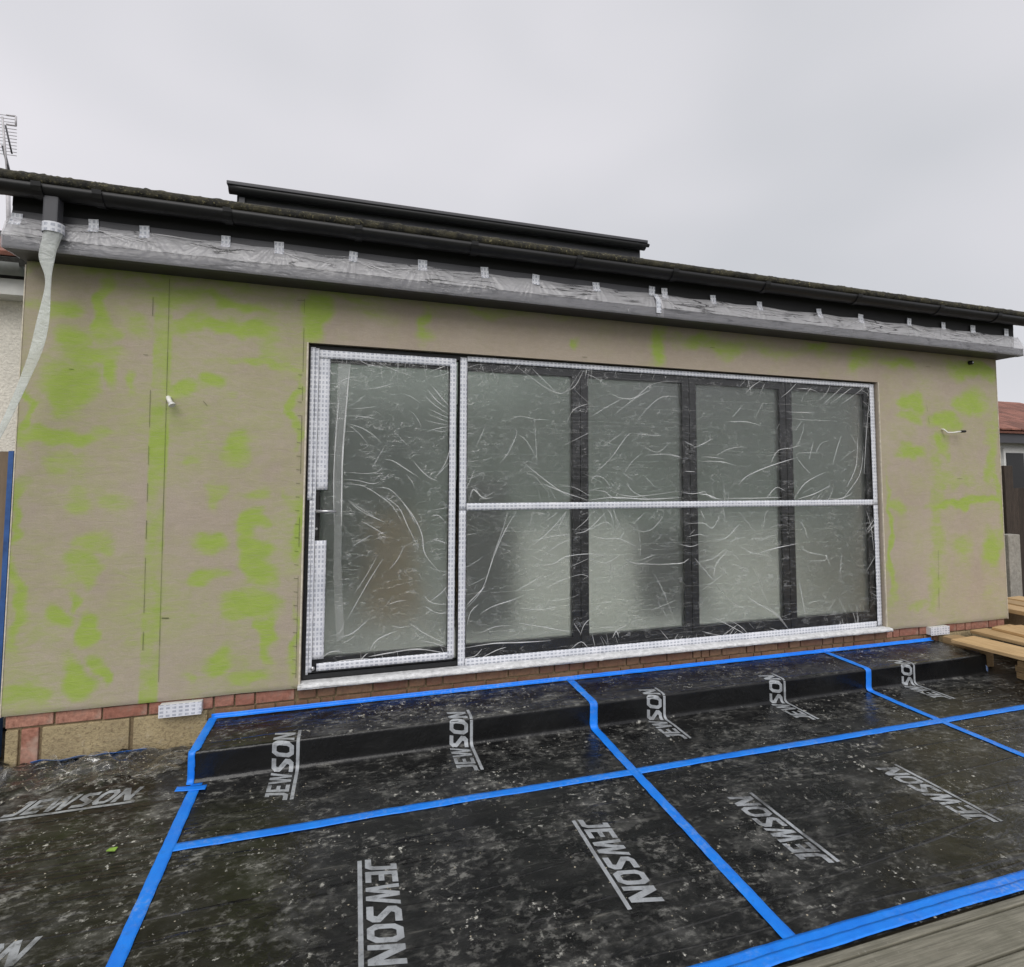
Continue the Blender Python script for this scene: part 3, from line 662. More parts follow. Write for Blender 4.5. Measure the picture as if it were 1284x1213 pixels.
# scored joints in the boards
b = MB()
def score(pts, wd=.0022):
    for a, c in zip(pts, pts[1:]):
        A = at(*a, 0); C = at(*c, 0); d = (C-A); d.y = 0; n_ = Vector((-d.z, 0, d.x)).normalized()*wd/2
        q = [A-n_, A+n_, C+n_, C-n_]; b.add([Vector((k.x, -.0052, k.z)) for k in q], [(0,1,2,3)])
def dashed(x0, y0, x1, y1, gaps=.25, n=14):
    for k in range(n):
        if random.random() < gaps: continue
        a, c = k/n, (k+1)/n
        score([(lerp(x0,x1,a), lerp(y0,y1,a)), (lerp(x0,x1,c), lerp(y0,y1,c))], random.uniform(.0014, .0026))
dashed(193, 350, 178, 862, .45, 22); dashed(213, 350, 199, 855, .15, 22); dashed(382, 375, 371, 850, .25, 26)
for k in range(24):
    yy = 470+k*17; xx = lerp(381, 371, (yy-375)/475); score([(xx-5, yy), (xx, yy+.5)])
score([(373,377),(382,377)]); dashed(1176, 690, 1177, 765, .3, 8); dashed(1160, 500, 1166, 540, .4, 5); score([(255,503),(260,509)])
score([(203,775),(212,775)], .006)
for x, y in ((1160,460),(1200,600),(87,463),(180,445),(530,440),(730,448),(890,436)): score([(x, y), (x+6, y+.5)])
b.build('scored_joint', M['joint_dark'], house)['kind'] = 'stuff'
# corner beads
b = MB(); b.box(WX0-.006, WX0-.0005, -.004, .02, WZ0, WZ1-.05); b.build('corner_bead', M['cream_bead'], house)
b = MB(); b.box(WX1+.0005, WX1+.006, -.004, .02, WZ0, WZ1-.05); b.build('corner_bead', M['cream_bead'], house)
b = MB(); b.box(OX0-.010, OX0-.001, -.0075, .02, OZ0-.02, OZ1); b.build('corner_bead', M['cream_bead'], house)
b = MB(); b.box(OX1+.001, OX1+.008, -.0075, .02, OZ0-.02, OZ1); b.build('corner_bead', M['cream_bead'], house)

# plinth
pl = MB(); pl.box(WX0+.012, WX1-.012, .034, .26, -.02, .29)
plinth = pl.build('plinth', M['mortar'], house)
def course(x0, x1, z0, hgt, mat, y0=.020):
    x = x0
    while x < x1-.03:
        wd = random.choice((.215, .215, .102, .102, .065, .215))
        wd = min(wd, x1-x); key = ('brick', mat, round(wd, 3), hgt)
        if key not in BR:
            b = MB(); b.box(-wd/2, wd/2, 0, .07, 0, hgt)
            o = b.build('brick', M[mat], plinth, bevel=.004); BR[key] = o.data
        else:
            o = bpy.data.objects.new('brick', BR[key]); COL.objects.link(o); o.parent = plinth
        o.location = Vector((x+wd/2, y0+random.uniform(-.004,.003), z0+random.uniform(-.002,.002)))
        o.rotation_euler = (0, random.uniform(-.012,.012), random.uniform(-.01,.01))
        x += wd + .010
    return
BR = {}
def fixparent(o): pass
course(WX0+.010, OX0-.02, .203, .064, 'brick'); course(OX0-.01, OX1+.02, .203, .055, 'dirty_brick'); course(OX1+.03, WX1-.01, .203, .064, 'brick')
course(SX0+.02, SX1+.1, .128, .064, 'dirty_brick', .022)
for x0, x1, mat, nm in ((-1.773,-1.716,'block','block'),(-1.702,-1.624,'brick','brick'),(-1.608,-1.196,'block','block'),(-1.176,-.80,'block','block'),(5.04,5.44,'block','block'),(5.455,5.86,'block','block')):
    b = MB(); b.box(x0, x1, .020, .09, -.01, .192); b.build(nm, M[mat], plinth, bevel=.006)

# roof: soffit box, fascia, gutter, mossy edge, raised roof light behind
SL = -.0068
def rz(z, x): return z + SL*(x-1.9)
BX0, BX1 = -1.80, 5.94
b = MB()
def beam(x0, x1, y0, y1, z0, z1, mi=0): b.box(x0, x1, y0, y1, rz(z0, x0), rz(z1, x0), mi, SL*(x1-x0))
beam(BX0, BX1, -.168, .30, 2.748, 2.766); soff = b.build('soffit', M['soffit_dark'], house)
b = MB(); beam(BX0, BX1, -.198, -.150, 2.742, 2.807); b.build('trim_board', M['fascia_grey'], house)
b = MB(); beam(BX0+.01, BX1-.03, -.146, -.10, 2.800, 3.085); b.build('fascia', M['fascia_black'], house)  # black colour stands in for the shade under the gutter
b = MB(); beam(BX0+.012, 2.1, -.1525, -.1465, 2.900, 2.965); b.build('fascia_strip', M['fascia_grey'], house)  # lit part of the same fascia, painted as a paler strip
# gutter: half-round trough
GX0, GX1 = -2.15, 6.02
gv = []; gf = []; nseg = 60; K = 9; gy, gr = -.232, .060
for i in range(nseg+1):
    x = lerp(GX0, GX1, i/nseg); zt = rz(3.070, x)
    for k in range(K+1):
        a = math.pi*k/K; gv.append((x, gy-gr*math.cos(a), zt-gr*.92*math.sin(a)))
for i in range(nseg):
    for k in range(K): gf.append((i*(K+1)+k, i*(K+1)+k+1, (i+1)*(K+1)+k+1, (i+1)*(K+1)+k))
b = MB(); b.add(gv, gf); gut = b.build('gutter', M['dark_plastic'], house, True); gut.modifiers.new('t', 'SOLIDIFY').thickness = .003
for xe, d in ((GX0, 0), (GX1, 1)):
    b = MB(); zt = rz(3.070, xe); pr = [(xe+(.004 if d else -.004), gy-gr*1.05*math.cos(math.pi*k/K), zt+.004-gr*math.sin(math.pi*k/K)) for k in range(K+1)]
    b.add(pr, [tuple(range(K+1))]); b.build('end_cap', M['dark_plastic'], gut).modifiers.new('t', 'SOLIDIFY').thickness = .006
for xb in (-1.62, -1.35, -.72, .0, .72, 1.45, 2.2, 3.0, 3.9, 4.8, 5.5):     # unions and brackets
    zt = rz(3.070, xb); pr = []
    for k in range(K+1):
        a = math.pi*k/K
        for dx in (-.022, .022): pr.append((xb+dx, gy-(gr+.006)*math.cos(a), zt+.006-(gr+.004)*math.sin(a)))
    b = MB(); b.add(pr, [(2*k, 2*k+1, 2*k+3, 2*k+2) for k in range(K)]); b.build('bracket', M['dark_plastic'], gut).modifiers.new('t', 'SOLIDIFY').thickness = .004
p = at(67, 252, -.235); b = MB(); xo = p.x; b.box(xo-.034, xo+.034, -.262, -.200, rz(2.86, xo), rz(3.03, xo)); b.build('outlet_pipe', M['fascia_grey'], gut, bevel=.008)
# roof slab with openings for the roof light and the added glazing
RB = 5.2
LX0, LX1, LY0, LY1 = -.90, 2.56, .84, 4.6  # depth behind the front is unseen, lengthened to light the room
b = MB()
HX0, HX1 = 2.95, 5.35  # unseen extra openings, added to brighten the room
HY0 = .42
for x0, x1, y0, y1 in ((BX0, BX1, -.13, HY0), (BX0, -1.3, HY0, LY0), (HX1, BX1, HY0, LY0), (-1.3, HX1, LY0-.09, LY0), (BX0, LX0, LY0, LY1), (LX1, HX0, LY0, LY1), (HX1, BX1, LY0, LY1), (BX0, BX1, LY1, RB)):
    b.box(x0, x1, y0, y1, rz(3.00, x0), rz(3.075, x0), 0, SL*(x1-x0))
roof = b.build('roof', M['roof_felt'], house)
b = MB(); b.box(-1.35, HX1+.05, HY0-.05, LY0-.105, 3.125, 3.14); b.build('flat_roof_light', M['clear_glass'], house)  # unseen glazing added to let more light into the room
b = MB(); b.box(HX0-.05, HX1+.05, LY0-.05, LY1+.05, 3.10, 3.12); b.build('flat_roof_light', M['clear_glass'], house)  # second added opening, likewise out of view
# mossy edge roll over the gutter
mv = []; NX = 900; prof = [(-.11,3.060),(-.17,3.072),(-.215,3.074),(-.250,3.074),(-.274,3.084),(-.282,3.102),(-.274,3.122),(-.250,3.138),(-.20,3.144),(-.15,3.148),(-.08,3.152)]
for i in range(NX+1):
    x = lerp(GX0+.02, GX1+.02, i/NX)
    for k, (py, pz) in enumerate(prof):
        dd = .006*N3(x*22, pz*60, k*.3) + .0045*N3(x*55, k*1.1, 3) + .004*N3(x*6, k, 7)
        s = max(0, min(1, .35+1.2*N3(x*1.1, 5)+.3))
        mv.append((x, py-dd*(.5+s), rz(pz, x)+abs(dd)*1.2*s))
b = MB(); b.add(mv, [(i*len(prof)+k, (i+1)*len(prof)+k, (i+1)*len(prof)+k+1, i*len(prof)+k+1) for i in range(NX) for k in range(len(prof)-1)])
b.build('mossy_edge', M['mossy_felt'], roof, True)
# raised roof light kerb with its own gutter
rl = MB(); z0, z1 = 3.05, 3.77
for x0, x1, y0, y1 in ((LX0, LX1, LY0, LY0+.08), (LX0, LX1, LY1-.08, LY1), (LX0, LX0+.08, LY0+.08, LY1-.08), (LX1-.08, LX1, LY0+.08, LY1-.08)): rl.box(x0, x1, y0, y1, z0, z1-.01)
for x0, x1, y0, y1 in ((LX0+.081, LX1-.081, LY0+.081, LY0+.095), (LX0+.081, LX1-.081, LY1-.095, LY1-.081), (LX0+.081, LX0+.095, LY0+.096, LY1-.096), (LX1-.095, LX1-.081, LY0+.096, LY1-.096)): rl.box(x0, x1, y0, y1, 2.70, z1-.065, 1)  # pale lining added to bounce light down into the room
kerb = rl.build('roof_light', [M['fascia_grey'], M['ceiling']], house)
b = MB(); b.box(LX0-.055, LX1+.028, LY0-.10, LY0-.004, z1-.012, z1+.014); b.build('capping', M['fascia_grey'], kerb, bevel=.004)
gv = []
for i in range(41):
    x = lerp(LX0-.045, LX1+.02, i/40)
    for k in range(K+1): a = math.pi*k/K; gv.append((x, LY0-.050-.043*math.cos(a), z1-.013-.052*math.sin(a)))
b = MB(); b.add(gv, [(i*(K+1)+k, i*(K+1)+k+1, (i+1)*(K+1)+k+1, (i+1)*(K+1)+k) for i in range(40) for k in range(K)]); b.build('gutter', M['dark_plastic'], kerb, True).modifiers.new('t', 'SOLIDIFY').thickness = .004
b = MB(); b.tube([(LX1+.018, LY0-.06, z1-.012), (LX1+.060, LY0-.06, z1-.018)], [.022, .016], 10); b.build('gutter_stop', M['dark_plastic'], kerb)
b = MB(); b.box(LX0+.02, LX0+.06, LY0-.035, LY0-.001, z0+.2, z1-.07); b.build('bracket', M['fascia_grey'], kerb)
b = MB(); b.box(LX0+.08, LX1-.08, LY0+.08, LY1-.08, z1-.06, z1-.045); b.build('pane', M['clear_glass'], kerb)

# ------------------------------------------------------------------ the room behind the glass
b = MB(); b.box(WX0+.02, WX1-.02, .262, RB, .10, .275); tag(b.build('room_floor', M['floor_screed']), kind='structure')
b = MB(); b.box(WX0, WX0+.14, T+.002, RB, .276, 2.99); b.box(WX1-.14, WX1, T+.002, RB, .276, 2.99); b.box(WX0+.141, WX1-.141, RB-.14, RB, .276, 2.99)
tag(b.build('room_walls', M['plaster']), kind='structure')
b = MB()
for x0, x1, y0, y1 in ((WX0+.15, WX1-.15, T+.01, HY0), (WX0+.15, -1.3, HY0, LY0), (HX1, WX1-.15, HY0, LY0), (WX0+.15, LX0, LY0, LY1), (LX1, HX0, LY0, LY1), (HX1, WX1-.15, LY0, LY1), (WX0+.15, WX1-.15, LY1, RB-.15)): b.box(x0, x1, y0, y1, 2.66, 2.69)
tag(b.build('room_ceiling', M['ceiling']), kind='structure')
b = MB(); b.box(.12, .62, 1.5, 1.9, .276, .66); b.box(.16, .58, 1.55, 1.85, .661, 1.22); tag(b.build('tan_crate', M['tan_card'], None, bevel=.02), 'blurred tan object standing in the room behind the door glass', 'box')
b = MB(); b.box(2.72, 3.30, 1.0, 1.5, .276, 1.05); tag(b.build('dark_crate', M['dark_card'], None, bevel=.02), 'blurred dark object standing behind the glazing by the second mullion', 'box')
b = MB(); b.box(.86, 1.28, .9, 1.4, .276, 1.55); tag(b.build('dark_cabinet', M['dark_card'], None, bevel=.02), 'tall blurred dark object behind the pane next to the door', 'box')

b = MB(); b.box(1.42, 2.62, 1.05, 1.9, .276, 1.12); tag(b.build('pale_stack', M['white_sheet'], None, bevel=.05), 'low pale blurred shape behind the second pane from the handle door', 'stack', 'pale shapes inside the room')  # block put in to brighten the lower panes
b = MB(); b.box(3.42, 5.3, 1.05, 1.9, .276, 1.05); tag(b.build('pale_stack', M['white_sheet'], None, bevel=.05), 'low pale blurred shape behind the two panes farthest from the handle door', 'stack', 'pale shapes inside the room')
b = MB(); b.box(-.75, .75, 2.7, 2.9, .276, 2.25); tag(b.build('green_cabinet', M['dark_green'], None, bevel=.02), 'tall blurred dark green shape deep in the room behind the handle door', 'cabinet')
# ------------------------------------------------------------------ the glazed doors (part of the house)
FY0, FY1 = .045, .115
b = MB()
b.box(OX0+.004, OX0+.040, FY0, FY1, OZ0+.02, OZ1-.004); b.box(OX1-.040, OX1-.004, FY0, FY1, OZ0+.02, OZ1-.004)
b.box(OX0+.0405, OX1-.0405, FY0, FY1, OZ1-.040, OZ1-.004); b.box(OX0+.0405, OX1-.0405, FY0, FY1, OZ0+.02, OZ0+.052)
dset = b.build('glazed_doors', M['frame_metal'], house)
LEAF = [(-.248, .668), (.690, 1.594), (1.600, 2.522), (2.528, 3.452), (3.458, 4.362)]
LZ0, LZ1 = OZ0+.058, OZ1-.044
for k, (a, c) in enumerate(LEAF):
    wS = .044 if k == 0 else .060; wB = .085; wT = .060
    b = MB(); y0, y1 = FY0+.003, FY1-.004
    b.box(a, a+wS, y0, y1, LZ0, LZ1); b.box(c-wS, c, y0, y1, LZ0, LZ1)
    b.box(a+wS+.0004, c-wS-.0004, y0, y1, LZ0, LZ0+wB); b.box(a+wS+.0004, c-wS-.0004, y0, y1, LZ1-wT, LZ1)
    lf = b.build('door_leaf', M['frame_metal'], dset)
    b = MB(); b.box(a+wS-.004, c-wS+.004, y0+.022, y0+.046, LZ0+wB-.004, LZ1-wT+.004); b.build('pane', M['frosted_glass'], dset)
# handle on the first leaf
b = MB(); b.box(-.232, -.206, FY0-.010, FY0+.002, 1.19, 1.47); b.build('handle_plate', M['rubber_black'], dset, bevel=.003)
b = MB(); b.tube([(-.219, FY0-.008, 1.352), (-.219, FY0-.052, 1.352)], .010, 10); b.tube([(-.222, FY0-.052, 1.352), (-.10, FY0-.056, 1.350)], [.011, .009], 10); b.build('handle', M['metal'], dset, True)
b = MB(); b.tube([(-.219, FY0-.012, 1.24), (-.219, FY0-.018, 1.24)], .008, 10); b.build('keyhole', M['metal'], dset)
b = MB(); b.tube([(-.222, FY0-.003, .375), (-.222, FY0-.020, .375)], .013, 12); b.build('bolt', M['metal'], dset, True)
# sill, dirty white
b = MB(); n_ = 120; vs = []
for i in range(n_+1):
    x = lerp(OX0-.012, OX1+.035, i/n_); r = .0025*N3(x*12, 2)
    vs += [(x, .05, .302), (x, -.030+r, .297+r), (x, -.035+r, .291), (x, -.035+r*2, .275+r), (x, -.028, .271), (x, .02, .272)]
b.add(vs, [(i*6+k, i*6+k+1, i*6+k+7, i*6+k+6) for i in range(n_) for k in range(5)])
t_ = simple('sill_white', (.72, .725, .73), .5, .28, 30, .9, .012)
sill = b.build('sill', M['sill_white'], house); sill.modifiers.new('t', 'SOLIDIFY').thickness = .003

# ------------------------------------------------------------------ protective film and printed tape over the doors
FILMY = .030
def filmy(x, z): return FILMY + .006*N3(x*2.2, z*2.2, 2) + .0035*N3(x*6, z*9, 5)
def film_sheet(name, x0, x1, z0, z1, folds, nrand, pleats, label, seed):
    random.seed(seed)
    st = .024; xl = vlist(x0, x1, st); zl = vlist(z0, z1, st)
    def fy(x, z):
        e = min(x-x0, x1-x, z-z0, z1-z); return lerp(FILMY+.010, filmy(x, z), max(0, min(1, e/.06)))
    b = MB(); vs = [Vector((x, fy(x, z), z)) for z in zl for x in xl]; b.add(vs, grid_faces(len(xl), len(zl)))
    def W(x, z): x = max(x0+.004, min(x1-.004, x)); z = max(z0+.004, min(z1-.004, z)); return Vector((x, fy(x, z)-.002, z))
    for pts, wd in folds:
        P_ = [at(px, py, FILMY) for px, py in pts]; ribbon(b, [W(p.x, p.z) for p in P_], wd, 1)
    if seed == 11:
        A_ = [(440,456),(436,487),(433,527),(430,578),(429,640),(428,700),(430,760),(432,800)]; B_ = [(424,456),(423,495),(420,540),(418,600),(419,660),(418,720),(420,770),(422,805)]
        q = []
        for u_, w_ in zip(A_, B_):
            q += [W(*[at(*w_, FILMY)[k] for k in (0, 2)]), W(*[at(*u_, FILMY)[k] for k in (0, 2)])]
        b.add([k+Vector((0,-.0015,0)) for k in q], [(2*k, 2*k+1, 2*k+3, 2*k+2) for k in range(len(A_)-1)], None, 2)
    for i in range(int(nrand*.13)):                  # fans of fine creases pulled from the taped edges
        e = random.choice('LRTTBB'); f = random.random(); big_ = random.uniform(.5, 1.3)
        if e in 'LR': ax, az, a0 = (x0 if e == 'L' else x1), lerp(z0, z1, f), (0 if e == 'L' else math.pi)
        else: ax, az, a0 = lerp(x0, x1, f), (z1 if e == 'T' else z0), (-math.pi/2 if e == 'T' else math.pi/2)
        tilt = random.gauss(0, .55)
        for q in range(random.randint(3, 8)):
            a = a0+tilt+random.gauss(0, .11); L_ = big_*random.uniform(.05, .17); k = random.gauss(0, 1.5); ox = random.gauss(0, .065); x, z = (ax, az+ox) if e in 'LR' else (ax+ox, az); P_ = []
            for j in range(4): P_.append(W(x, z)); x += math.cos(a)*L_/3; z += math.sin(a)*L_/3; a += k*L_/3
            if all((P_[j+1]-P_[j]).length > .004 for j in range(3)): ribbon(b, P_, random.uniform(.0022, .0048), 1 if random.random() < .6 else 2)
    for i in range(nrand//2):
        L_ = random.choice((.05, .09, .14, .22)) * random.uniform(.7, 1.3); x = random.uniform(x0, x1); z = random.uniform(z0, z1)
        a = random.choice((random.gauss(.45, .3), random.gauss(-.35, .3), random.gauss(.9, .25), random.gauss(-.95, .3), random.gauss(0, .15))); k = random.gauss(0, 2.2)
        P_ = []
        for j in range(5):
            P_.append(W(x, z)); x += math.cos(a)*L_/4; z += math.sin(a)*L_/4; a += k*L_/4*random.uniform(.3, 1.7)
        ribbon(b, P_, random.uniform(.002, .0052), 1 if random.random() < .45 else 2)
    for i in range(pleats):
        z = lerp(z0+.03, z1-.03, (i+random.random()*.6)/pleats); xa = random.uniform(x0, lerp(x0, x1, .6)); xb = min(x1, xa+random.uniform(.4, 1.8))
        P_ = [W(lerp(xa, xb, j/8), z+.010*N3(j*.5, i)+.006*(j/8)) for j in range(9)]
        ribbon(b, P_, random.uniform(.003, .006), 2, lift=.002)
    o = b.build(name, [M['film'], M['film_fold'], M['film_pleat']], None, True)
    return tag(o, label, 'plastic film', 'clear protective film taped over the glazed doors')
def cr7(*p): return [(370+x/5.056, 420+y/5.056) for x, y in p]
def cr8(*p): return [(370+x/4.664, 620+y/4.664) for x, y in p]
def w1(*p): return [(560+x/4.28, 430+y/4.28) for x, y in p]
def w2(*p): return [(840+x/4.428, 450+y/4.428) for x, y in p]
def w3(*p): return [(560+x/4.28, 620+y/4.28) for x, y in p]
def w4(*p): return [(840+x/4.28, 620+y/4.28) for x, y in p]
DOORF = [(cr7((350,180),(335,340),(318,540),(300,800),(295,1100),(295,1213)),.016),(cr7((280,380),(262,600),(245,900),(248,1213)),.011),(cr7((195,130),(225,230),(250,260)),.008),(cr7((250,350),(300,290),(390,262)),.006),
 (cr7((380,135),(450,185),(570,215)),.007),(cr7((500,165),(620,220),(765,272)),.007),(cr7((985,185),(920,210),(840,240)),.007),(cr7((985,235),(930,255),(865,272)),.006),
 (cr7((400,345),(520,338),(650,300)),.006),(cr7((860,315),(930,400),(985,460)),.009),(cr7((835,340),(900,420),(985,480)),.008),(cr7((820,385),(890,450),(985,510)),.008),(cr7((850,470),(920,505),(985,530)),.007),(cr7((840,500),(910,530),(985,555)),.007),(cr7((830,540),(900,560),(985,575)),.007),
 (cr7((830,615),(900,595),(985,580)),.007),(cr7((860,600),(930,615),(980,598)),.006),(cr7((670,370),(740,395),(800,440)),.006),(cr7((330,460),(400,420),(450,375)),.005),(cr7((340,470),(440,465),(530,450)),.005),(cr7((325,515),(430,520),(530,540)),.006),
 (cr7((318,560),(420,590),(500,640),(545,690)),.007),(cr7((318,560),(400,620),(470,705)),.005),(cr7((630,615),(680,670),(725,710)),.006),(cr7((485,850),(530,770),(570,705)),.006),(cr7((560,790),(620,800),(700,850),(785,905)),.008),
 (cr7((740,790),(790,850),(850,905),(910,930)),.008),(cr7((985,700),(960,800),(905,880)),.007),(cr7((985,805),(930,860),(890,900)),.007),(cr7((320,870),(440,880),(520,870),(560,835)),.006),(cr7((305,915),(400,925),(490,945),(540,930)),.007),
 (cr7((305,945),(420,955),(520,1010),(620,1090),(690,1213)),.008),(cr7((525,970),(600,980),(680,1060),(740,1150),(765,1213)),.008),(cr7((340,1050),(430,1110),(520,1165)),.006),(cr7((700,880),(740,930),(760,980)),.005),
 (cr8((590,0),(680,110),(740,230),(760,350),(850,460)),.009),(cr8((490,0),(600,70),(660,190),(720,310)),.008),(cr8((310,35),(380,95),(470,140),(530,165)),.007),(cr8((380,155),(440,185),(530,240)),.007),(cr8((335,305),(390,270),(450,235)),.006),
 (cr8((480,360),(420,470),(340,590)),.006),(cr8((515,375),(430,510),(300,740)),.008),(cr8((645,290),(600,380),(550,440)),.006),(cr8((800,265),(850,275),(895,290)),.007),(cr8((790,130),(840,125),(890,180)),.007),(cr8((800,95),(850,85),(895,75)),.006),
 (cr8((890,540),(850,580),(790,625)),.007),(cr8((750,590),(800,635),(890,645)),.006),(cr8((760,655),(820,690),(890,700)),.007),(cr8((665,750),(750,810),(890,880)),.007),(cr8((735,855),(810,870),(890,900)),.007),(cr8((565,770),(620,778),(665,768)),.006),
 (cr8((545,645),(600,625),(650,620)),.005),(cr8((250,840),(340,810),(440,720)),.008),(cr8((270,875),(320,850),(350,825)),.006),(cr8((430,925),(480,850),(600,795)),.007),(cr8((430,950),(560,925),(720,905),(880,930)),.014),(cr8((200,990),(300,970),(430,960)),.012),(cr8((160,960),(200,925),(260,915)),.008),(cr8((370,990),(400,950),(430,925)),.009),
 (cr8((200,830),(260,810),(290,740)),.007),(cr8((150,990),(220,985),(290,998)),.014)]
UPF = [(w1((470,400),(478,520),(485,660)),.005),(w1((360,455),(375,488),(330,590),(280,655)),.007),(w1((375,485),(430,530),(480,620)),.007),(w1((100,795),(135,720),(150,680)),.006),(w1((150,710),(200,700),(190,745)),.005),(w1((210,440),(180,510),(155,565)),.005),(w1((360,110),(470,200),(570,262),(640,262),(720,150)),.008),(w1((455,135),(520,200),(590,270)),.008),(w1((735,150),(690,230),(640,265)),.008),(w1((740,165),(800,190),(870,240)),.007),
 (w1((330,415),(400,395),(475,412),(550,412)),.007),(w1((240,140),(270,210)),.005),(w1((180,100),(235,250)),.004),(w1((870,265),(930,295),(1010,295),(1110,220),(1260,205)),.009),(w1((900,385),(1010,300),(1120,240)),.007),(w1((1025,415),(1090,340),(1160,290),(1260,292)),.008),(w1((770,400),(850,350),(960,290)),.006),
 (w1((800,695),(880,620),(960,510),(990,485)),.009),(w1((990,485),(1080,495),(1160,500)),.007),(w1((840,560),(890,520),(960,475)),.006),(w1((1020,530),(1080,570),(1140,585),(1200,530)),.006),(w1((1060,605),(1180,598),(1265,615)),.009),(w1((400,630),(480,700),(580,775),(690,845)),.009),(w1((420,705),(470,715),(540,800)),.007),(w1((500,750),(620,800),(760,845)),.009),(w1((600,770),(680,775),(780,830)),.007),
 (w1((770,745),(800,715),(850,735),(890,800)),.008),(w1((780,790),(850,800),(890,830),(980,840)),.008),(w1((890,800),(1000,825),(1230,800)),.008),(w1((960,740),(1000,800),(1100,845)),.007),(w1((770,845),(900,830),(1080,840),(1270,830)),.013),(w1((630,550),(690,520),(770,480)),.006),(w1((640,440),(680,360),(770,325)),.006),(w1((920,680),(980,725),(1010,745)),.005),(w1((1060,710),(1120,780)),.005),
 (w1((120,850),(140,790),(160,800),(200,835),(250,830)),.010),(w1((150,770),(190,830),(255,800)),.008),
 (w2((410,200),(460,150),(510,120)),.009),(w2((505,180),(525,140)),.006),(w2((615,215),(660,180),(705,135)),.009),(w2((750,200),(785,160)),.008),(w2((830,230),(870,190),(890,150)),.009),(w2((850,255),(920,190),(960,155)),.009),(w2((890,250),(970,190),(1010,160)),.009),(w2((940,260),(1010,210),(1080,160)),.008),(w2((700,165),(780,170),(830,190)),.010),(w2((310,348),(360,350),(430,352),(520,378)),.010),(w2((340,330),(400,262)),.006),
 (w2((130,495),(190,470),(240,440)),.010),(w2((80,460),(140,490)),.008),(w2((0,535),(60,548)),.010),(w2((170,545),(240,548),(310,560)),.008),(w2((165,570),(280,572),(370,595)),.009),(w2((380,700),(430,650),(560,595),(715,545)),.013),(w2((560,580),(600,510),(680,495),(760,465)),.009),(w2((270,530),(330,500),(400,490),(440,500)),.007),(w2((700,545),(740,600),(780,640)),.010),
 (w2((690,780),(750,690),(860,630)),.010),(w2((710,780),(800,750),(885,705)),.011),(w2((1040,440),(1030,600),(980,710)),.010),(w2((1070,520),(1050,650),(960,780)),.009),(w2((1110,200),(1090,400),(1075,640)),.008),(w2((900,590),(930,490),(950,430)),.006),(w2((770,560),(795,460)),.006),(w2((810,520),(840,470),(885,455)),.006),(w2((540,770),(590,715),(640,735)),.010),(w2((160,750),(220,760),(280,785)),.012),(w2((180,730),(230,770),(300,780)),.010),(w2((300,775),(450,775),(620,770)),.012),(w2((640,330),(760,340),(930,345)),.005),(w2((640,295),(740,300),(800,295)),.009),(w2((860,770),(930,780),(990,760),(1010,740)),.011),(w2((80,625),(140,628)),.008),(w2((60,740),(130,750),(200,735)),.010)]
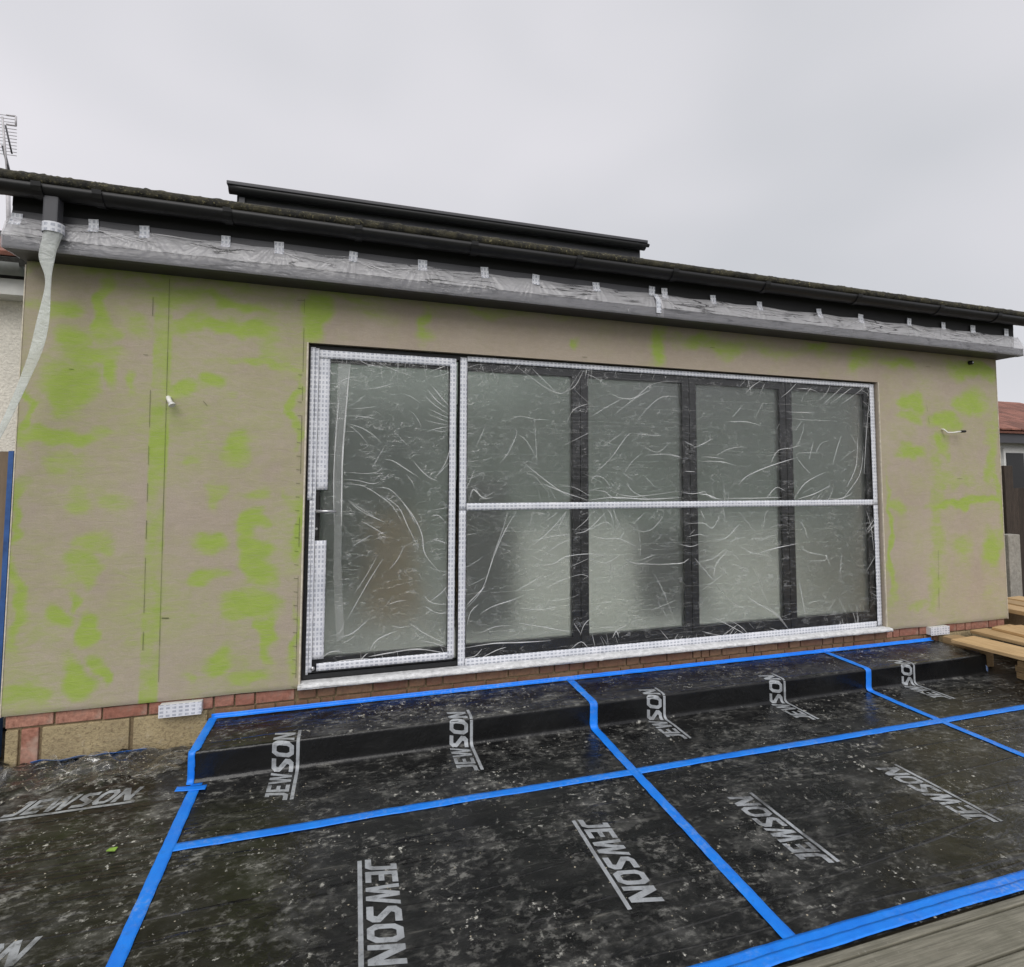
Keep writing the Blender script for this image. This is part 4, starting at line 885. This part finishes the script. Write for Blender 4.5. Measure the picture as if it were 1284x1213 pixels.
LOWF = [(w3((380,85),(310,200),(250,340),(190,510),(100,620)),.009),(w3((330,85),(300,190),(240,350)),.006),(w3((440,180),(470,85)),.006),(w3((650,85),(560,190),(460,275)),.008),(w3((600,95),(530,145)),.007),(w3((640,100),(590,200)),.006),(w3((460,250),(580,225),(670,215)),.006),(w3((530,320),(600,270),(670,240)),.006),(w3((485,380),(570,375),(640,335),(760,320),(850,330)),.010),(w3((440,320),(490,350),(520,360)),.006),(w3((370,520),(440,480),(520,430)),.008),(w3((180,640),(250,600),(330,575),(375,560)),.009),(w3((105,600),(150,550),(210,490)),.008),(w3((110,700),(130,630),(170,590)),.007),(w3((390,610),(490,620),(590,605)),.007),
 (w3((180,745),(260,710),(340,705)),.006),(w3((380,690),(500,710),(680,740)),.007),(w3((100,825),(250,800),(400,795),(560,785)),.014),(w3((90,880),(150,870),(190,830)),.010),(w3((160,895),(260,840),(320,820)),.009),(w3((690,210),(760,190),(860,90)),.008),(w3((690,190),(750,140),(780,95)),.007),(w3((785,225),(850,240),(930,240),(1050,300)),.008),(w3((770,190),(850,150),(900,180)),.006),(w3((930,240),(950,205)),.007),(w3((1000,160),(1060,100)),.007),(w3((1000,185),(1060,200),(1110,180),(1160,120)),.007),(w3((770,345),(850,370),(930,325)),.007),(w3((950,340),(1010,370),(1180,375),(1280,365)),.009),(w3((1040,355),(1115,325)),.006),
 (w3((1100,405),(1160,520),(1230,700)),.006),(w3((1110,540),(1200,690)),.005),(w3((540,500),(620,460),(720,430),(770,450)),.007),(w3((640,400),(760,345)),.006),(w3((715,755),(735,700),(770,665)),.010),(w3((890,770),(910,735),(925,770)),.016),(w3((900,735),(970,700)),.007),(w3((680,690),(720,750)),.007),(w3((1140,720),(1200,790)),.006),(w3((660,840),(720,790),(770,840)),.008),(w3((820,715),(900,712)),.006),(w3((830,580),(880,575)),.006),(w3((880,370),(875,450)),.005),
 (w4((80,160),(180,155),(230,180),(275,90)),.008),(w4((90,230),(160,215),(210,235)),.007),(w4((230,240),(300,235),(370,160)),.009),(w4((320,260),(350,240),(405,230)),.008),(w4((165,360),(230,345),(300,290)),.008),(w4((300,290),(380,355)),.006),(w4((370,275),(440,315),(540,330)),.008),(w4((480,315),(560,290),(680,265)),.011),(w4((130,340),(180,400),(235,465)),.010),(w4((235,465),(245,380),(310,300)),.009),(w4((240,480),(330,580),(420,620)),.007),(w4((380,515),(450,575),(560,640),(650,760)),.010),(w4((500,590),(580,650),(650,740)),.009),(w4((450,390),(490,490),(520,580)),.005),(w4((330,370),(430,410)),.006),
 (w4((220,655),(330,710),(420,770)),.009),(w4((170,735),(250,755),(340,780)),.010),(w4((290,660),(380,710),(430,760)),.007),(w4((530,715),(620,745),(660,755)),.010),(w4((690,130),(720,180),(735,240)),.009),(w4((690,270),(740,310),(840,330)),.008),(w4((735,355),(830,355),(835,325),(860,390)),.007),(w4((690,460),(710,560),(725,660)),.010),(w4((910,450),(920,320)),.005),(w4((895,540),(950,645)),.005),(w4((500,180),(510,110),(530,80)),.006),(w4((370,90),(430,170),(480,225)),.006),(w4((1055,90),(1080,180),(1095,300)),.007),(w4((165,85),(190,140)),.009),(w4((40,265),(110,280),(160,265)),.009),(w4((0,370),(60,370),(100,345)),.009)]
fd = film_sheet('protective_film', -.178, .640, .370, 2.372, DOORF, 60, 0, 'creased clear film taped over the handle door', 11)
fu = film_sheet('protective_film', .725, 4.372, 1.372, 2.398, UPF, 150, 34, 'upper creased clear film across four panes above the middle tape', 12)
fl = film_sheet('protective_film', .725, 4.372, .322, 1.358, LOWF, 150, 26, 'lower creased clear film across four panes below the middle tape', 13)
random.seed(5)
def ptape(parent, x0, x1, z0, z1, y=FILMY+.0035, rough=.0015, name='printed_tape', mat='printed_tape'):
    horiz = (x1-x0) > (z1-z0); ln = (x1-x0) if horiz else (z1-z0); n = max(2, int(ln/.03)); mm_ = 3; vs = []; uv = []; ph = random.random()*99
    for i in range(n+1):
        for j in range(mm_+1):
            s = j/mm_; e = rough*N3(i*.8, ph+j*(3 if j in (0, mm_) else 0))
            wv = .0012*N3(i*.6, j*.9, ph)
            if horiz: vs.append((lerp(x0,x1,i/n), y-.002+wv, lerp(z0,z1,s)+e)); uv.append((x0+i/n*ln, s*(z1-z0)+.004))
            else: vs.append((lerp(x0,x1,s)+e, y-.002+wv, lerp(z0,z1,i/n))); uv.append((z0+i/n*ln, s*(x1-x0)+.004))
    b = MB(); b.add(vs, grid_faces(mm_+1, n+1), uv); o = b.build(name, M[mat], parent, True)
    o.modifiers.new('t', 'SOLIDIFY').thickness = .0006
    return o
ptape(fd, -.248, -.228, .352, 2.395); ptape(fd, -.226, -.158, .43, 1.165, FILMY+.0025); ptape(fd, -.226, -.158, 1.485, 2.372, FILMY+.0025); ptape(fd, -.278, -.2495, 1.42, 2.40, FILMY+.002); ptape(fd, -.264, -.2495, .34, 1.42, FILMY+.002)
ptape(fd, -.227, .664, 2.330, 2.385, FILMY+.001); ptape(fd, .622, .667, .365, 2.352, FILMY-.0005); ptape(fd, -.200, .655, .358, .405, FILMY+.0008)
ptape(fu, .694, .742, 1.345, 2.398); ptape(fl, .694, .742, .300, 1.343); ptape(fu, .743, 4.36, 2.372, 2.408, FILMY+.001)
ptape(fu, .744, 4.35, 1.343, 1.392, FILMY-.001); ptape(fu, 4.345, 4.396, 1.345, 2.406, FILMY-.0005); ptape(fl, 4.345, 4.396, .31, 1.342, FILMY-.0005)
ptape(fl, .743, 4.34, .303, .352, FILMY+.001)
# crumpled tape stuck to the sill
b = MB(); vs = []; uv = []; n_ = 240
for i in range(n_+1):
    x = lerp(OX0+.01, OX1+.02, i/n_)
    for j, (yy, zz) in enumerate(((.036,.305),(.015,.305),(-.012,.304),(-.034,.301),(-.041,.292),(-.040,.281))):
        vs.append((x, yy-.002+.004*N3(x*17, j), zz+.003*N3(x*14, j, 4) + (.008*max(0, N3(x*3, 8)) if j == 5 else 0))); uv.append((x, j*.02))
b.add(vs, grid_faces(6, n_+1), uv); b.build('sill_tape', M['sill_white'], fl, True)

# ------------------------------------------------------------------ milky film over the fascia
PATCH = ((20,275),(117,283),(181,291),(283,303),(350,311),(443,322),(530,333),(608,342),(672,351),(748,360),(818,365),(834,368),(895,376),(953,384),(1028,393),(1080,400),(1141,404),(1184,409),(1221,413),(1263,417))
def fascia_film(x0, x1, label, seed, wrapL=False, wrapR=False):
    random.seed(seed); b = MB(); xl = vlist(x0, x1, .008); NP = 26
    key = [(2.740,-.197),(2.744,-.2035),(2.785,-.2045),(2.810,-.2030),(2.816,-.200),(2.932,-.1545)]
    pins = sorted(at(px, py, -.166).x for px, py in PATCH)
    def prof_y(z):
        for (za, ya), (zb, yb) in zip(key, key[1:]):
            if z <= zb: return lerp(ya, yb, (z-za)/(zb-za))
        return key[-1][1]
    vs = []
    for x in xl:
        pin = min(pins, key=lambda q: abs(q-x)); dx = x-pin; sag = min(1, abs(dx)/.28)
        for k in range(NP):
            t_ = k/(NP-1); z = 2.740+.192*t_ - .014*sag*max(0, t_-.6)/.4
            fan = math.atan2(dx, .06+(2.94-z))                      # creases fan out from each tape patch
            a1 = 1-abs(N3(fan*5.5, pin*7, 2)*2); a1 = max(0, a1-.35)/.65
            a2 = 1-abs(N3(x*3.2+z*26, z*34-x*1.5, 5)*2); a2 = max(0, a2-.4)/.6
            e = min(1, t_*7, (1-t_)*9); up = 1 if t_ > .38 else .45
            d = e*up*(.0085*a1**1.5*math.exp(-abs(dx)*2.0) + .0022*a2**1.5) + e*.003*N3(x*5, z*12, 9)
            vs.append(Vector((x, prof_y(2.740+.192*t_)-abs(d), rz(z, x)+d*.3)))
    gf_ = grid_faces(NP, len(xl)); lowf = [f for f in gf_ if (f[0] % NP) < 9]; upf = [f for f in gf_ if (f[0] % NP) >= 9]  # lower rows take the shaded copy, upper rows the lit one
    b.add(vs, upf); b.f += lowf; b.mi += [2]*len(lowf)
    for k in range(int((x1-x0)*13)):
        pin = random.choice(pins); x = pin+random.uniform(-.03, .03); sg = random.choice((-1, 1, 1)); L_ = random.uniform(.10, .42); z = random.uniform(2.90, 2.925); dz = random.uniform(-.11, -.01); P_ = []
        if not x0 < x < x1: continue
        for j in range(5):
            zz = max(2.748, min(2.926, z+dz*j/4+.004*N3(j, k))); P_.append(Vector((max(x0+.01, min(x1-.01, x+sg*L_*j/4)), prof_y(zz)-.010, rz(zz, x))))
        ribbon(b, P_, random.uniform(.003, .010), 1, lift=.004)
    for side, xx in ((wrapL, x0), (wrapR, x1)):
        if side:
            s = -1 if xx == x0 else 1
            b.add([(xx, -.20, rz(2.742, xx)), (xx+s*.004, -.02, rz(2.75, xx)), (xx+s*.004, -.02, rz(2.92, xx)), (xx, -.155, rz(2.93, xx)), (xx, -.204, rz(2.812, xx))], [(0,1,2,3,4)])
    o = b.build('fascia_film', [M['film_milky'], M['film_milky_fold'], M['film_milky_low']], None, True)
    return tag(o, label, 'plastic film', 'milky film covering the fascia')
XJ = at(824, 381, -.17).x
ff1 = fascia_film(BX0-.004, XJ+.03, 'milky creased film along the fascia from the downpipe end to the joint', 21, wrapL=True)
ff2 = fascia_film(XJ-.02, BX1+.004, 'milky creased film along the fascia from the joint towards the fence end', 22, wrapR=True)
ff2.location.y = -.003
random.seed(9)
for px, py in PATCH:
    p = at(px, py, -.166); par = ff1 if p.x < XJ else ff2; a = random.uniform(-.12, .12); hw, hh_ = random.uniform(.024,.030), random.uniform(.034,.042)
    vs = []; uv = []
    for j in range(4):
        for i in range(3):
            u_ = (i-1)*hw; q = (j/3*2-1)*hh_; x = p.x+u_*math.cos(a)-q*math.sin(a); z = p.z+q*math.cos(a)+u_*math.sin(a)
            zr = z-SL*(x-1.9); y = lerp(-.214, -.160, max(0, min(1, (zr-2.815)/.11))); vs.append((x, y+.0015*N3(i*3, j*3, px), z)); uv.append((q+.05, u_+.05))
    b = MB(); b.add(vs, grid_faces(3, 4), uv); b.build('tape_patch', M['printed_tape'], par).modifiers.new('t', 'SOLIDIFY').thickness = .0006
p = at(824, 382, -.19); b = MB(); b.add([(p.x-.020, -.214, p.z-.07), (p.x+.018, -.214, p.z-.07), (p.x+.018, -.214, p.z+.025), (p.x-.020, -.214, p.z+.025), (p.x+.018, -.166, p.z+.085), (p.x-.020, -.166, p.z+.085)], [(0,1,2,3),(3,2,4,5)], [(0,0),(0,.038),(.095,.038),(.095,0),(.15,.038),(.15,0)])
b.build('tape_patch', M['printed_tape'], ff1).modifiers.new('t', 'SOLIDIFY').thickness = .0006

# polythene sleeve tied round the outlet pipe, hanging down past the corner
path = [((67,284),.041,-.235,.034),((67,292),.042,-.238,.036),((65,301),.040,-.245,.030),((60,314),.040,-.25,.018),((58,326),.036,-.25,.010),((60,340),.020,-.25,.007),((61,354),.012,-.25,.006),((59,370),.016,-.25,.004),((56,392),.026,-.25,.004),((51,418),.031,-.25,.004),((45,442),.029,-.25,.004),((34,468),.024,-.25,.004),((23,495),.021,-.25,.004),((11,520),.018,-.25,.004),((-1,546),.015,-.25,.004),((-30,590),.022,-.26,.006),((-60,640),.022,-.27,.01)]
vs = []; K2 = 14
for i, ((px, py), rx, Y, ry) in enumerate(path):
    p = at(px, py, Y)
    for k in range(K2):
        a = 2*math.pi*k/K2+i*.25; cx_ = math.cos(a-i*.25)*rx*(1+.25*N3(i*.9, k*1.7)); cy_ = math.sin(a-i*.25)*ry*(1+.5*N3(i*.8, k*2.1, 4))
        vs.append((p.x+cx_, p.y+cy_, p.z+.008*N3(k*2, i)))
b = MB(); b.add(vs, [(i*K2+k, i*K2+(k+1)%K2, (i+1)*K2+(k+1)%K2, (i+1)*K2+k) for i in range(len(path)-1) for k in range(K2)])
o = b.build('drain_sleeve', M['film_sleeve'], None, True); tag(o, 'twisted white polythene sleeve hanging from the gutter outlet', 'plastic sleeve')
sb = o.modifiers.new('s', 'SUBSURF'); sb.levels = 2; sb.render_levels = 2
p = at(67, 287, -.235); b = MB(); vs = []; uv = []
for j in range(3):
    for k in range(17):
        a = 2*math.pi*k/16; vs.append((p.x+.048*math.cos(a)*(abs(math.cos(a))**-.2 if abs(math.cos(a)) > .1 else 1), p.y+.044*math.sin(a), p.z-.028+j*.026)); uv.append((k*.02, j*.02+.004))
b.add(vs, grid_faces(17, 3), uv); b.build('tape_band', M['printed_tape'], o, True)

# ------------------------------------------------------------------ small things on the wall
def cable(label, pts, r, mats=('cable_white',), tip=None):
    b = MB(); b.tube(pts, r, 8); o = b.build('wall_cable', M[mats[0]], None, True); tag(o, label, 'cable')
    if tip: b = MB(); b.tube(*tip, 8); b.build('tip', M['rubber_black'], o, True)
    return o
p = at(213, 502, 0)
c = cable('short white conduit stub poking out beside the green joint band', [(p.x, .03, p.z+.012), (p.x, -.03, p.z+.010), (p.x+.015, -.055, p.z-.012), (p.x+.028, -.066, p.z-.030)], .013)
b = MB(); b.tube([(p.x+.028, -.066, p.z-.030), (p.x+.034, -.071, p.z-.040)], .018, 10); b.build('socket', M['white_plastic'], c)
p = at(1181, 539, 0)
cable('bent white cable end with black tip sticking out near the fence end', [(p.x, .02, p.z+.006), (p.x-.004, -.02, p.z), (p.x+.012, -.04, p.z-.030), (p.x+.06, -.055, p.z-.030), (p.x+.14, -.065, p.z-.018)], .007, tip=([(p.x+.14, -.065, p.z-.018), (p.x+.19, -.07, p.z-.016)], .011))
p = at(1215, 455, 0); b = MB(); b.tube([(p.x, .02, p.z), (p.x, -.03, p.z-.004)], .019, 10); o = b.build('wall_bolt', M['rubber_black'], None, True); tag(o, 'small black cable gland below the soffit near the fence end', 'cable gland')
b = MB(); b.tube([(p.x, -.03, p.z-.004), (p.x, -.036, p.z-.004)], .008, 8); b.build('tip', M['metal'], o)
for (px0, px1, py0, py1), lb in (((199,252,877,896), 'white taped vent box below the wall beside the step end'), ((1168,1191,783,798), 'white taped vent box below the wall near the timber planks')):
    a = at(px0, (py0+py1)/2, -.03); c = at(px1, (py0+py1)/2, -.03); zz = .228 if px0 < 600 else .236
    e = empty('vent_box', (a.x, -.02, zz), lb, 'vent', 'taped vent boxes in the plinth')
    b = MB(); b.box(a.x, c.x, -.022, .03, zz-.034, zz+.034); b.build('box', M['white_plastic'], e, bevel=.004)
    b = MB(); vs = []; uv = []
    for j in range(5):
        for i in range(13): vs.append((lerp(a.x-.002, c.x+.002, i/12), -.026-.003*abs(N3(i*.7, j*.9, px0)), lerp(zz-.036, zz+.036, j/4))); uv.append((i*.017, j*.018))
    b.add(vs, grid_faces(13, 5), uv); b.build('tape_wrap', M['printed_tape'], e, True)

# ------------------------------------------------------------------ timber planks and offcuts
def plank(name, x0, x1, y0, y1, z0, z1, label, group='timber planks laid beside the step', rot=0, rx=0, mat='timber'):
    b = MB(); b.box(-(x1-x0)/2, (x1-x0)/2, 0, y1-y0, 0, z1-z0); o = b.build(name, M[mat], None, bevel=.004)
    o.location = ((x0+x1)/2, y0, z0); o.rotation_euler = (rx, 0, rot); return tag(o, label, 'timber', group)
plank('timber_plank', 4.99, 5.30, -1.9, -.20, .200, .228, 'wide pale timber board overhanging the step end, next to a stack of offcuts', rot=.09)
plank('timber_plank', 5.34, 5.55, -2.0, -.06, .203, .231, 'second pale timber plank from the step end, lying flat', rot=.02)
plank('timber_plank', 5.40, 5.74, -1.7, -.12, .2325, .256, 'loose timber board lying crooked across two other planks', rot=-.06)
plank('timber_plank', 5.76, 5.98, -2.0, -.02, .200, .230, 'fourth pale timber plank from the step end, lying flat', rot=.05)
for k, lb in enumerate(('first raised timber plank past the wall corner', 'second raised timber plank past the wall corner', 'third raised timber plank past the wall corner', 'outermost raised timber plank in front of the fence')):
    plank('timber_plank', 6.03+k*.25, 6.26+k*.25, -.9+.12*(k%2), .55-.1*k, .305+.012*k, .345+.012*k, lb, 'raised timber planks past the wall corner', rot=.03+.03*(k%3))
for k, (x, y, z, h) in enumerate(((5.10,-.62,.012,.05),(5.12,-.60,.063,.045),(5.11,-.62,.109,.045),(5.14,-.59,.155,.042))):
    plank('timber_offcut', x-.09, x+.11, y-.08, y+.04, z, z+h, ('bottom','second','third','top')[k]+' offcut in the small stack holding up the pale plank', 'stacked timber offcuts', rot=.1*(k-1.5))
plank('timber_bearer', 4.98, 5.16, -.33, -.05, .01, .198, 'upright offcut bearer under the plank beside the wall', 'stacked timber offcuts', mat='timber')
plank('timber_bearer', 5.2, 7.0, -1.75, -1.65, .01, .198, 'long bearer lying crosswise under the pale planks away from the wall', 'stacked timber offcuts')
plank('timber_bearer', 6.05, 7.0, -.5, -.4, .01, .303, 'bearer under the raised planks on the patio side', 'stacked timber offcuts')
plank('timber_bearer', 6.05, 7.0, .3, .4, .01, .303, 'bearer under the raised planks on the fence side', 'stacked timber offcuts')

# ------------------------------------------------------------------ right neighbour: fence, posts, bungalow
fence = empty('timber_fence', (8.5, 1.05, 0), 'dark brown close-boarded timber fence past the wall corner', 'fence')
for k in range(34):
    x = 7.30+k*.118; b = MB(); h = 1.47+.01*N3(k*3, 1)
    b.box(x, x+.112, 1.05+.006*(k % 2), 1.072+.006*(k % 2), 0, h); b.build('board', M['fence_wood'], fence)
b = MB(); b.box(7.3, 11.3, 1.085, 1.12, .3, .38); b.box(7.3, 11.3, 1.085, 1.12, 1.2, 1.28); b.build('rail', M['fence_wood'], fence)
b = MB(); b.box(7.42, 7.56, .90, 1.02, 0, 1.74); b.build('post', M['fence_wood'], fence, bevel=.006)
b = MB(); b.box(7.10, 7.29, .70, .80, 0, .95); tag(b.build('concrete_post', M['concrete'], None, bevel=.008), 'short weathered concrete post in front of the dark fence', 'post')

bung = empty('bungalow', (15, 4, 0), 'neighbouring bungalow with red tiled hipped roof beyond the dark fence', 'building')
b = MB(); b.box(11.6, 19, 4.0, 9, 0, 2.45); b.build('wall', M['white_paint'], bung)
b = MB(); b.box(12.40, 15.3, 3.93, 3.999, 1.05, 2.22); wf = b.build('window', M['white_paint'], bung)
for x0, x1 in ((12.46, 12.95), (13.1, 14.0), (14.15, 15.2)): b = MB(); b.box(x0, x1, 3.915, 3.929, 1.15, 2.12); b.build('pane', M['frame_metal'], wf)
b = MB(); b.box(11.4, 19.2, 3.72, 3.78, 2.30, 2.50); b.build('fascia', M['fascia_grey'], bung)
b = MB(); b.box(11.4, 19.2, 3.781, 4.0, 2.40, 2.44); b.build('soffit', M['white_paint'], bung)
roof2 = MB(); A = Vector((11.3, 3.66, 2.52)); B_ = Vector((19.3, 3.66, 2.52)); C_ = Vector((17.2, 6.4, 3.60)); D_ = Vector((13.4, 6.4, 3.60)); E_ = Vector((11.3, 9.2, 2.52)); F_ = Vector((19.3, 9.2, 2.52))
roof2.add([A, B_, C_, D_, E_, F_], [(0,1,2,3),(4,0,3),(1,5,2),(5,4,3,2)])
rf = roof2.build('roof', M['roof_tile'], bung); rf.modifiers.new('t', 'SOLIDIFY').thickness = .04
b0 = None
for j in range(11):
    t0_ = j/11; y0_ = lerp(3.64, 6.4, t0_); zz = lerp(2.545, 3.62, t0_); xa, xb = lerp(11.3, 13.4, t0_), lerp(19.3, 17.2, t0_)
    nrow = int((xb-xa)/.29)
    for i in range(min(nrow, 14)):
        x = xa+.02+i*.285+(.14 if j % 2 else 0)
        if b0 is None:
            b = MB(); b.add([(0,0,0),(.27,0,0),(.27,.27,.125),(0,.27,.125),(0,0,.03),(.27,0,.03),(.27,.27,.150),(0,.27,.150)], [(3,2,1,0),(4,5,6,7),(0,1,5,4),(1,2,6,5),(2,3,7,6),(3,0,4,7)])
            o = b.build('tile', M['roof_tile'], rf); b0 = o.data
        else: o = bpy.data.objects.new('tile', b0); COL.objects.link(o); o.parent = rf
        o.location = Vector((x, y0_, zz))

# ------------------------------------------------------------------ left neighbour: pebbledash house, board, aerial
nb_ = empty('neighbour_house', (-4, .7, 0), 'cream pebbledash house with red roof tiles behind the hanging sleeve', 'building')
b = MB(); b.box(-7, -2.02, .60, 6, 0, 2.70); b.build('wall', M['pebble_dash'], nb_)
b = MB(); b.box(-7, -1.98, .45, .599, 2.70, 2.80); b.build('fascia', M['white_paint'], nb_)
b = MB(); zg = 2.86; b.tube([(-7, .40, zg), (-2.0, .40, zg)], .052, 14); b.build('gutter', M['grey_gutter'], nb_, True)
b = MB(); b.tube([(-2.26, .40, zg), (-2.20, .40, zg)], .058, 14); b.build('gutter_union', M['grey_gutter'], nb_, True)
b = MB(); b.add([(-7,.34,2.90),(-1.96,.34,2.90),(-1.96,3.6,4.30),(-7,3.6,4.30),(-7,6.9,2.9),(-1.96,6.9,2.9)], [(0,1,2,3),(3,2,5,4)]); rf = b.build('roof', M['roof_felt'], nb_); rf.modifiers.new('t', 'SOLIDIFY').thickness = .05
b0 = None
for j in range(5):
    for i in range(9):
        if b0 is None:
            b = MB(); b.add([(0,0,0),(.25,0,0),(.25,.36,.152),(0,.36,.152),(0,-.01,.028),(.25,-.01,.028),(.25,.36,.180),(0,.36,.180)], [(3,2,1,0),(4,5,6,7),(0,1,5,4),(1,2,6,5),(2,3,7,6),(3,0,4,7)])
            o = b.build('tile', M['roof_tile'], rf, bevel=.005); b0 = o.data
        else: o = bpy.data.objects.new('tile', b0); COL.objects.link(o); o.parent = rf
        o.location = Vector((-2.22-i*.258-(.125 if j % 2 else 0), .36+j*.30, 2.915+j*.129))
bp = empty('edge_taped_board', (-2.2, .2, 0), 'brown board standing by the wall corner with blue tape on its edge', 'board')
b = MB(); b.box(-2.75, -1.865, .14, .17, 0, 1.705); b.build('board', M['brown_board'], bp)
b = MB(); b.box(-1.886, -1.862, .132, .139, .0, 1.708); b.box(-1.8645, -1.860, .1395, .172, 0, 1.708); b.build('tape_edge', M['blue_paint'], bp)
ae = empty('tv_aerial', (-3, 3.2, 4.1), 'grid-like television aerial on a mast above the mossy roof edge', 'aerial')
AY = 3.2
def A3(x, y): return at(x, y, AY)
b = MB(); b.tube([A3(10, 225), A3(6, 185), A3(3, 147)], .011, 8); mast = b.build('mast', M['aerial_metal'], ae, True)
b = MB(); b.tube([A3(11, 215), A3(3, 183)], .009, 6); b.tube([A3(15, 193), A3(7, 158)], .008, 6); b.tube([A3(14, 222), A3(6, 190)], .007, 6); b.build('strut', M['fascia_grey'], mast, True)
for k in range(13):
    y_ = 144+k*4.1; b = MB(); b.tube([A3(-12, y_-2), A3(21-.0*k, y_+2.5)], .0038, 6); b.build('rod', M['aerial_metal'], ae, True)
b = MB(); b.tube([A3(20, 146), A3(20, 158)], .009, 6); b.tube([A3(8, 144.5), A3(20, 146)], .009, 6); b.tube([A3(8, 156), A3(20, 158)], .009, 6); b.build('reflector_frame', M['aerial_metal'], ae, True)
b = MB(); b.tube([A3(10, 225), A3(11, 300)], .02, 8); b.build('mast_base', M['aerial_metal'], ae, True)
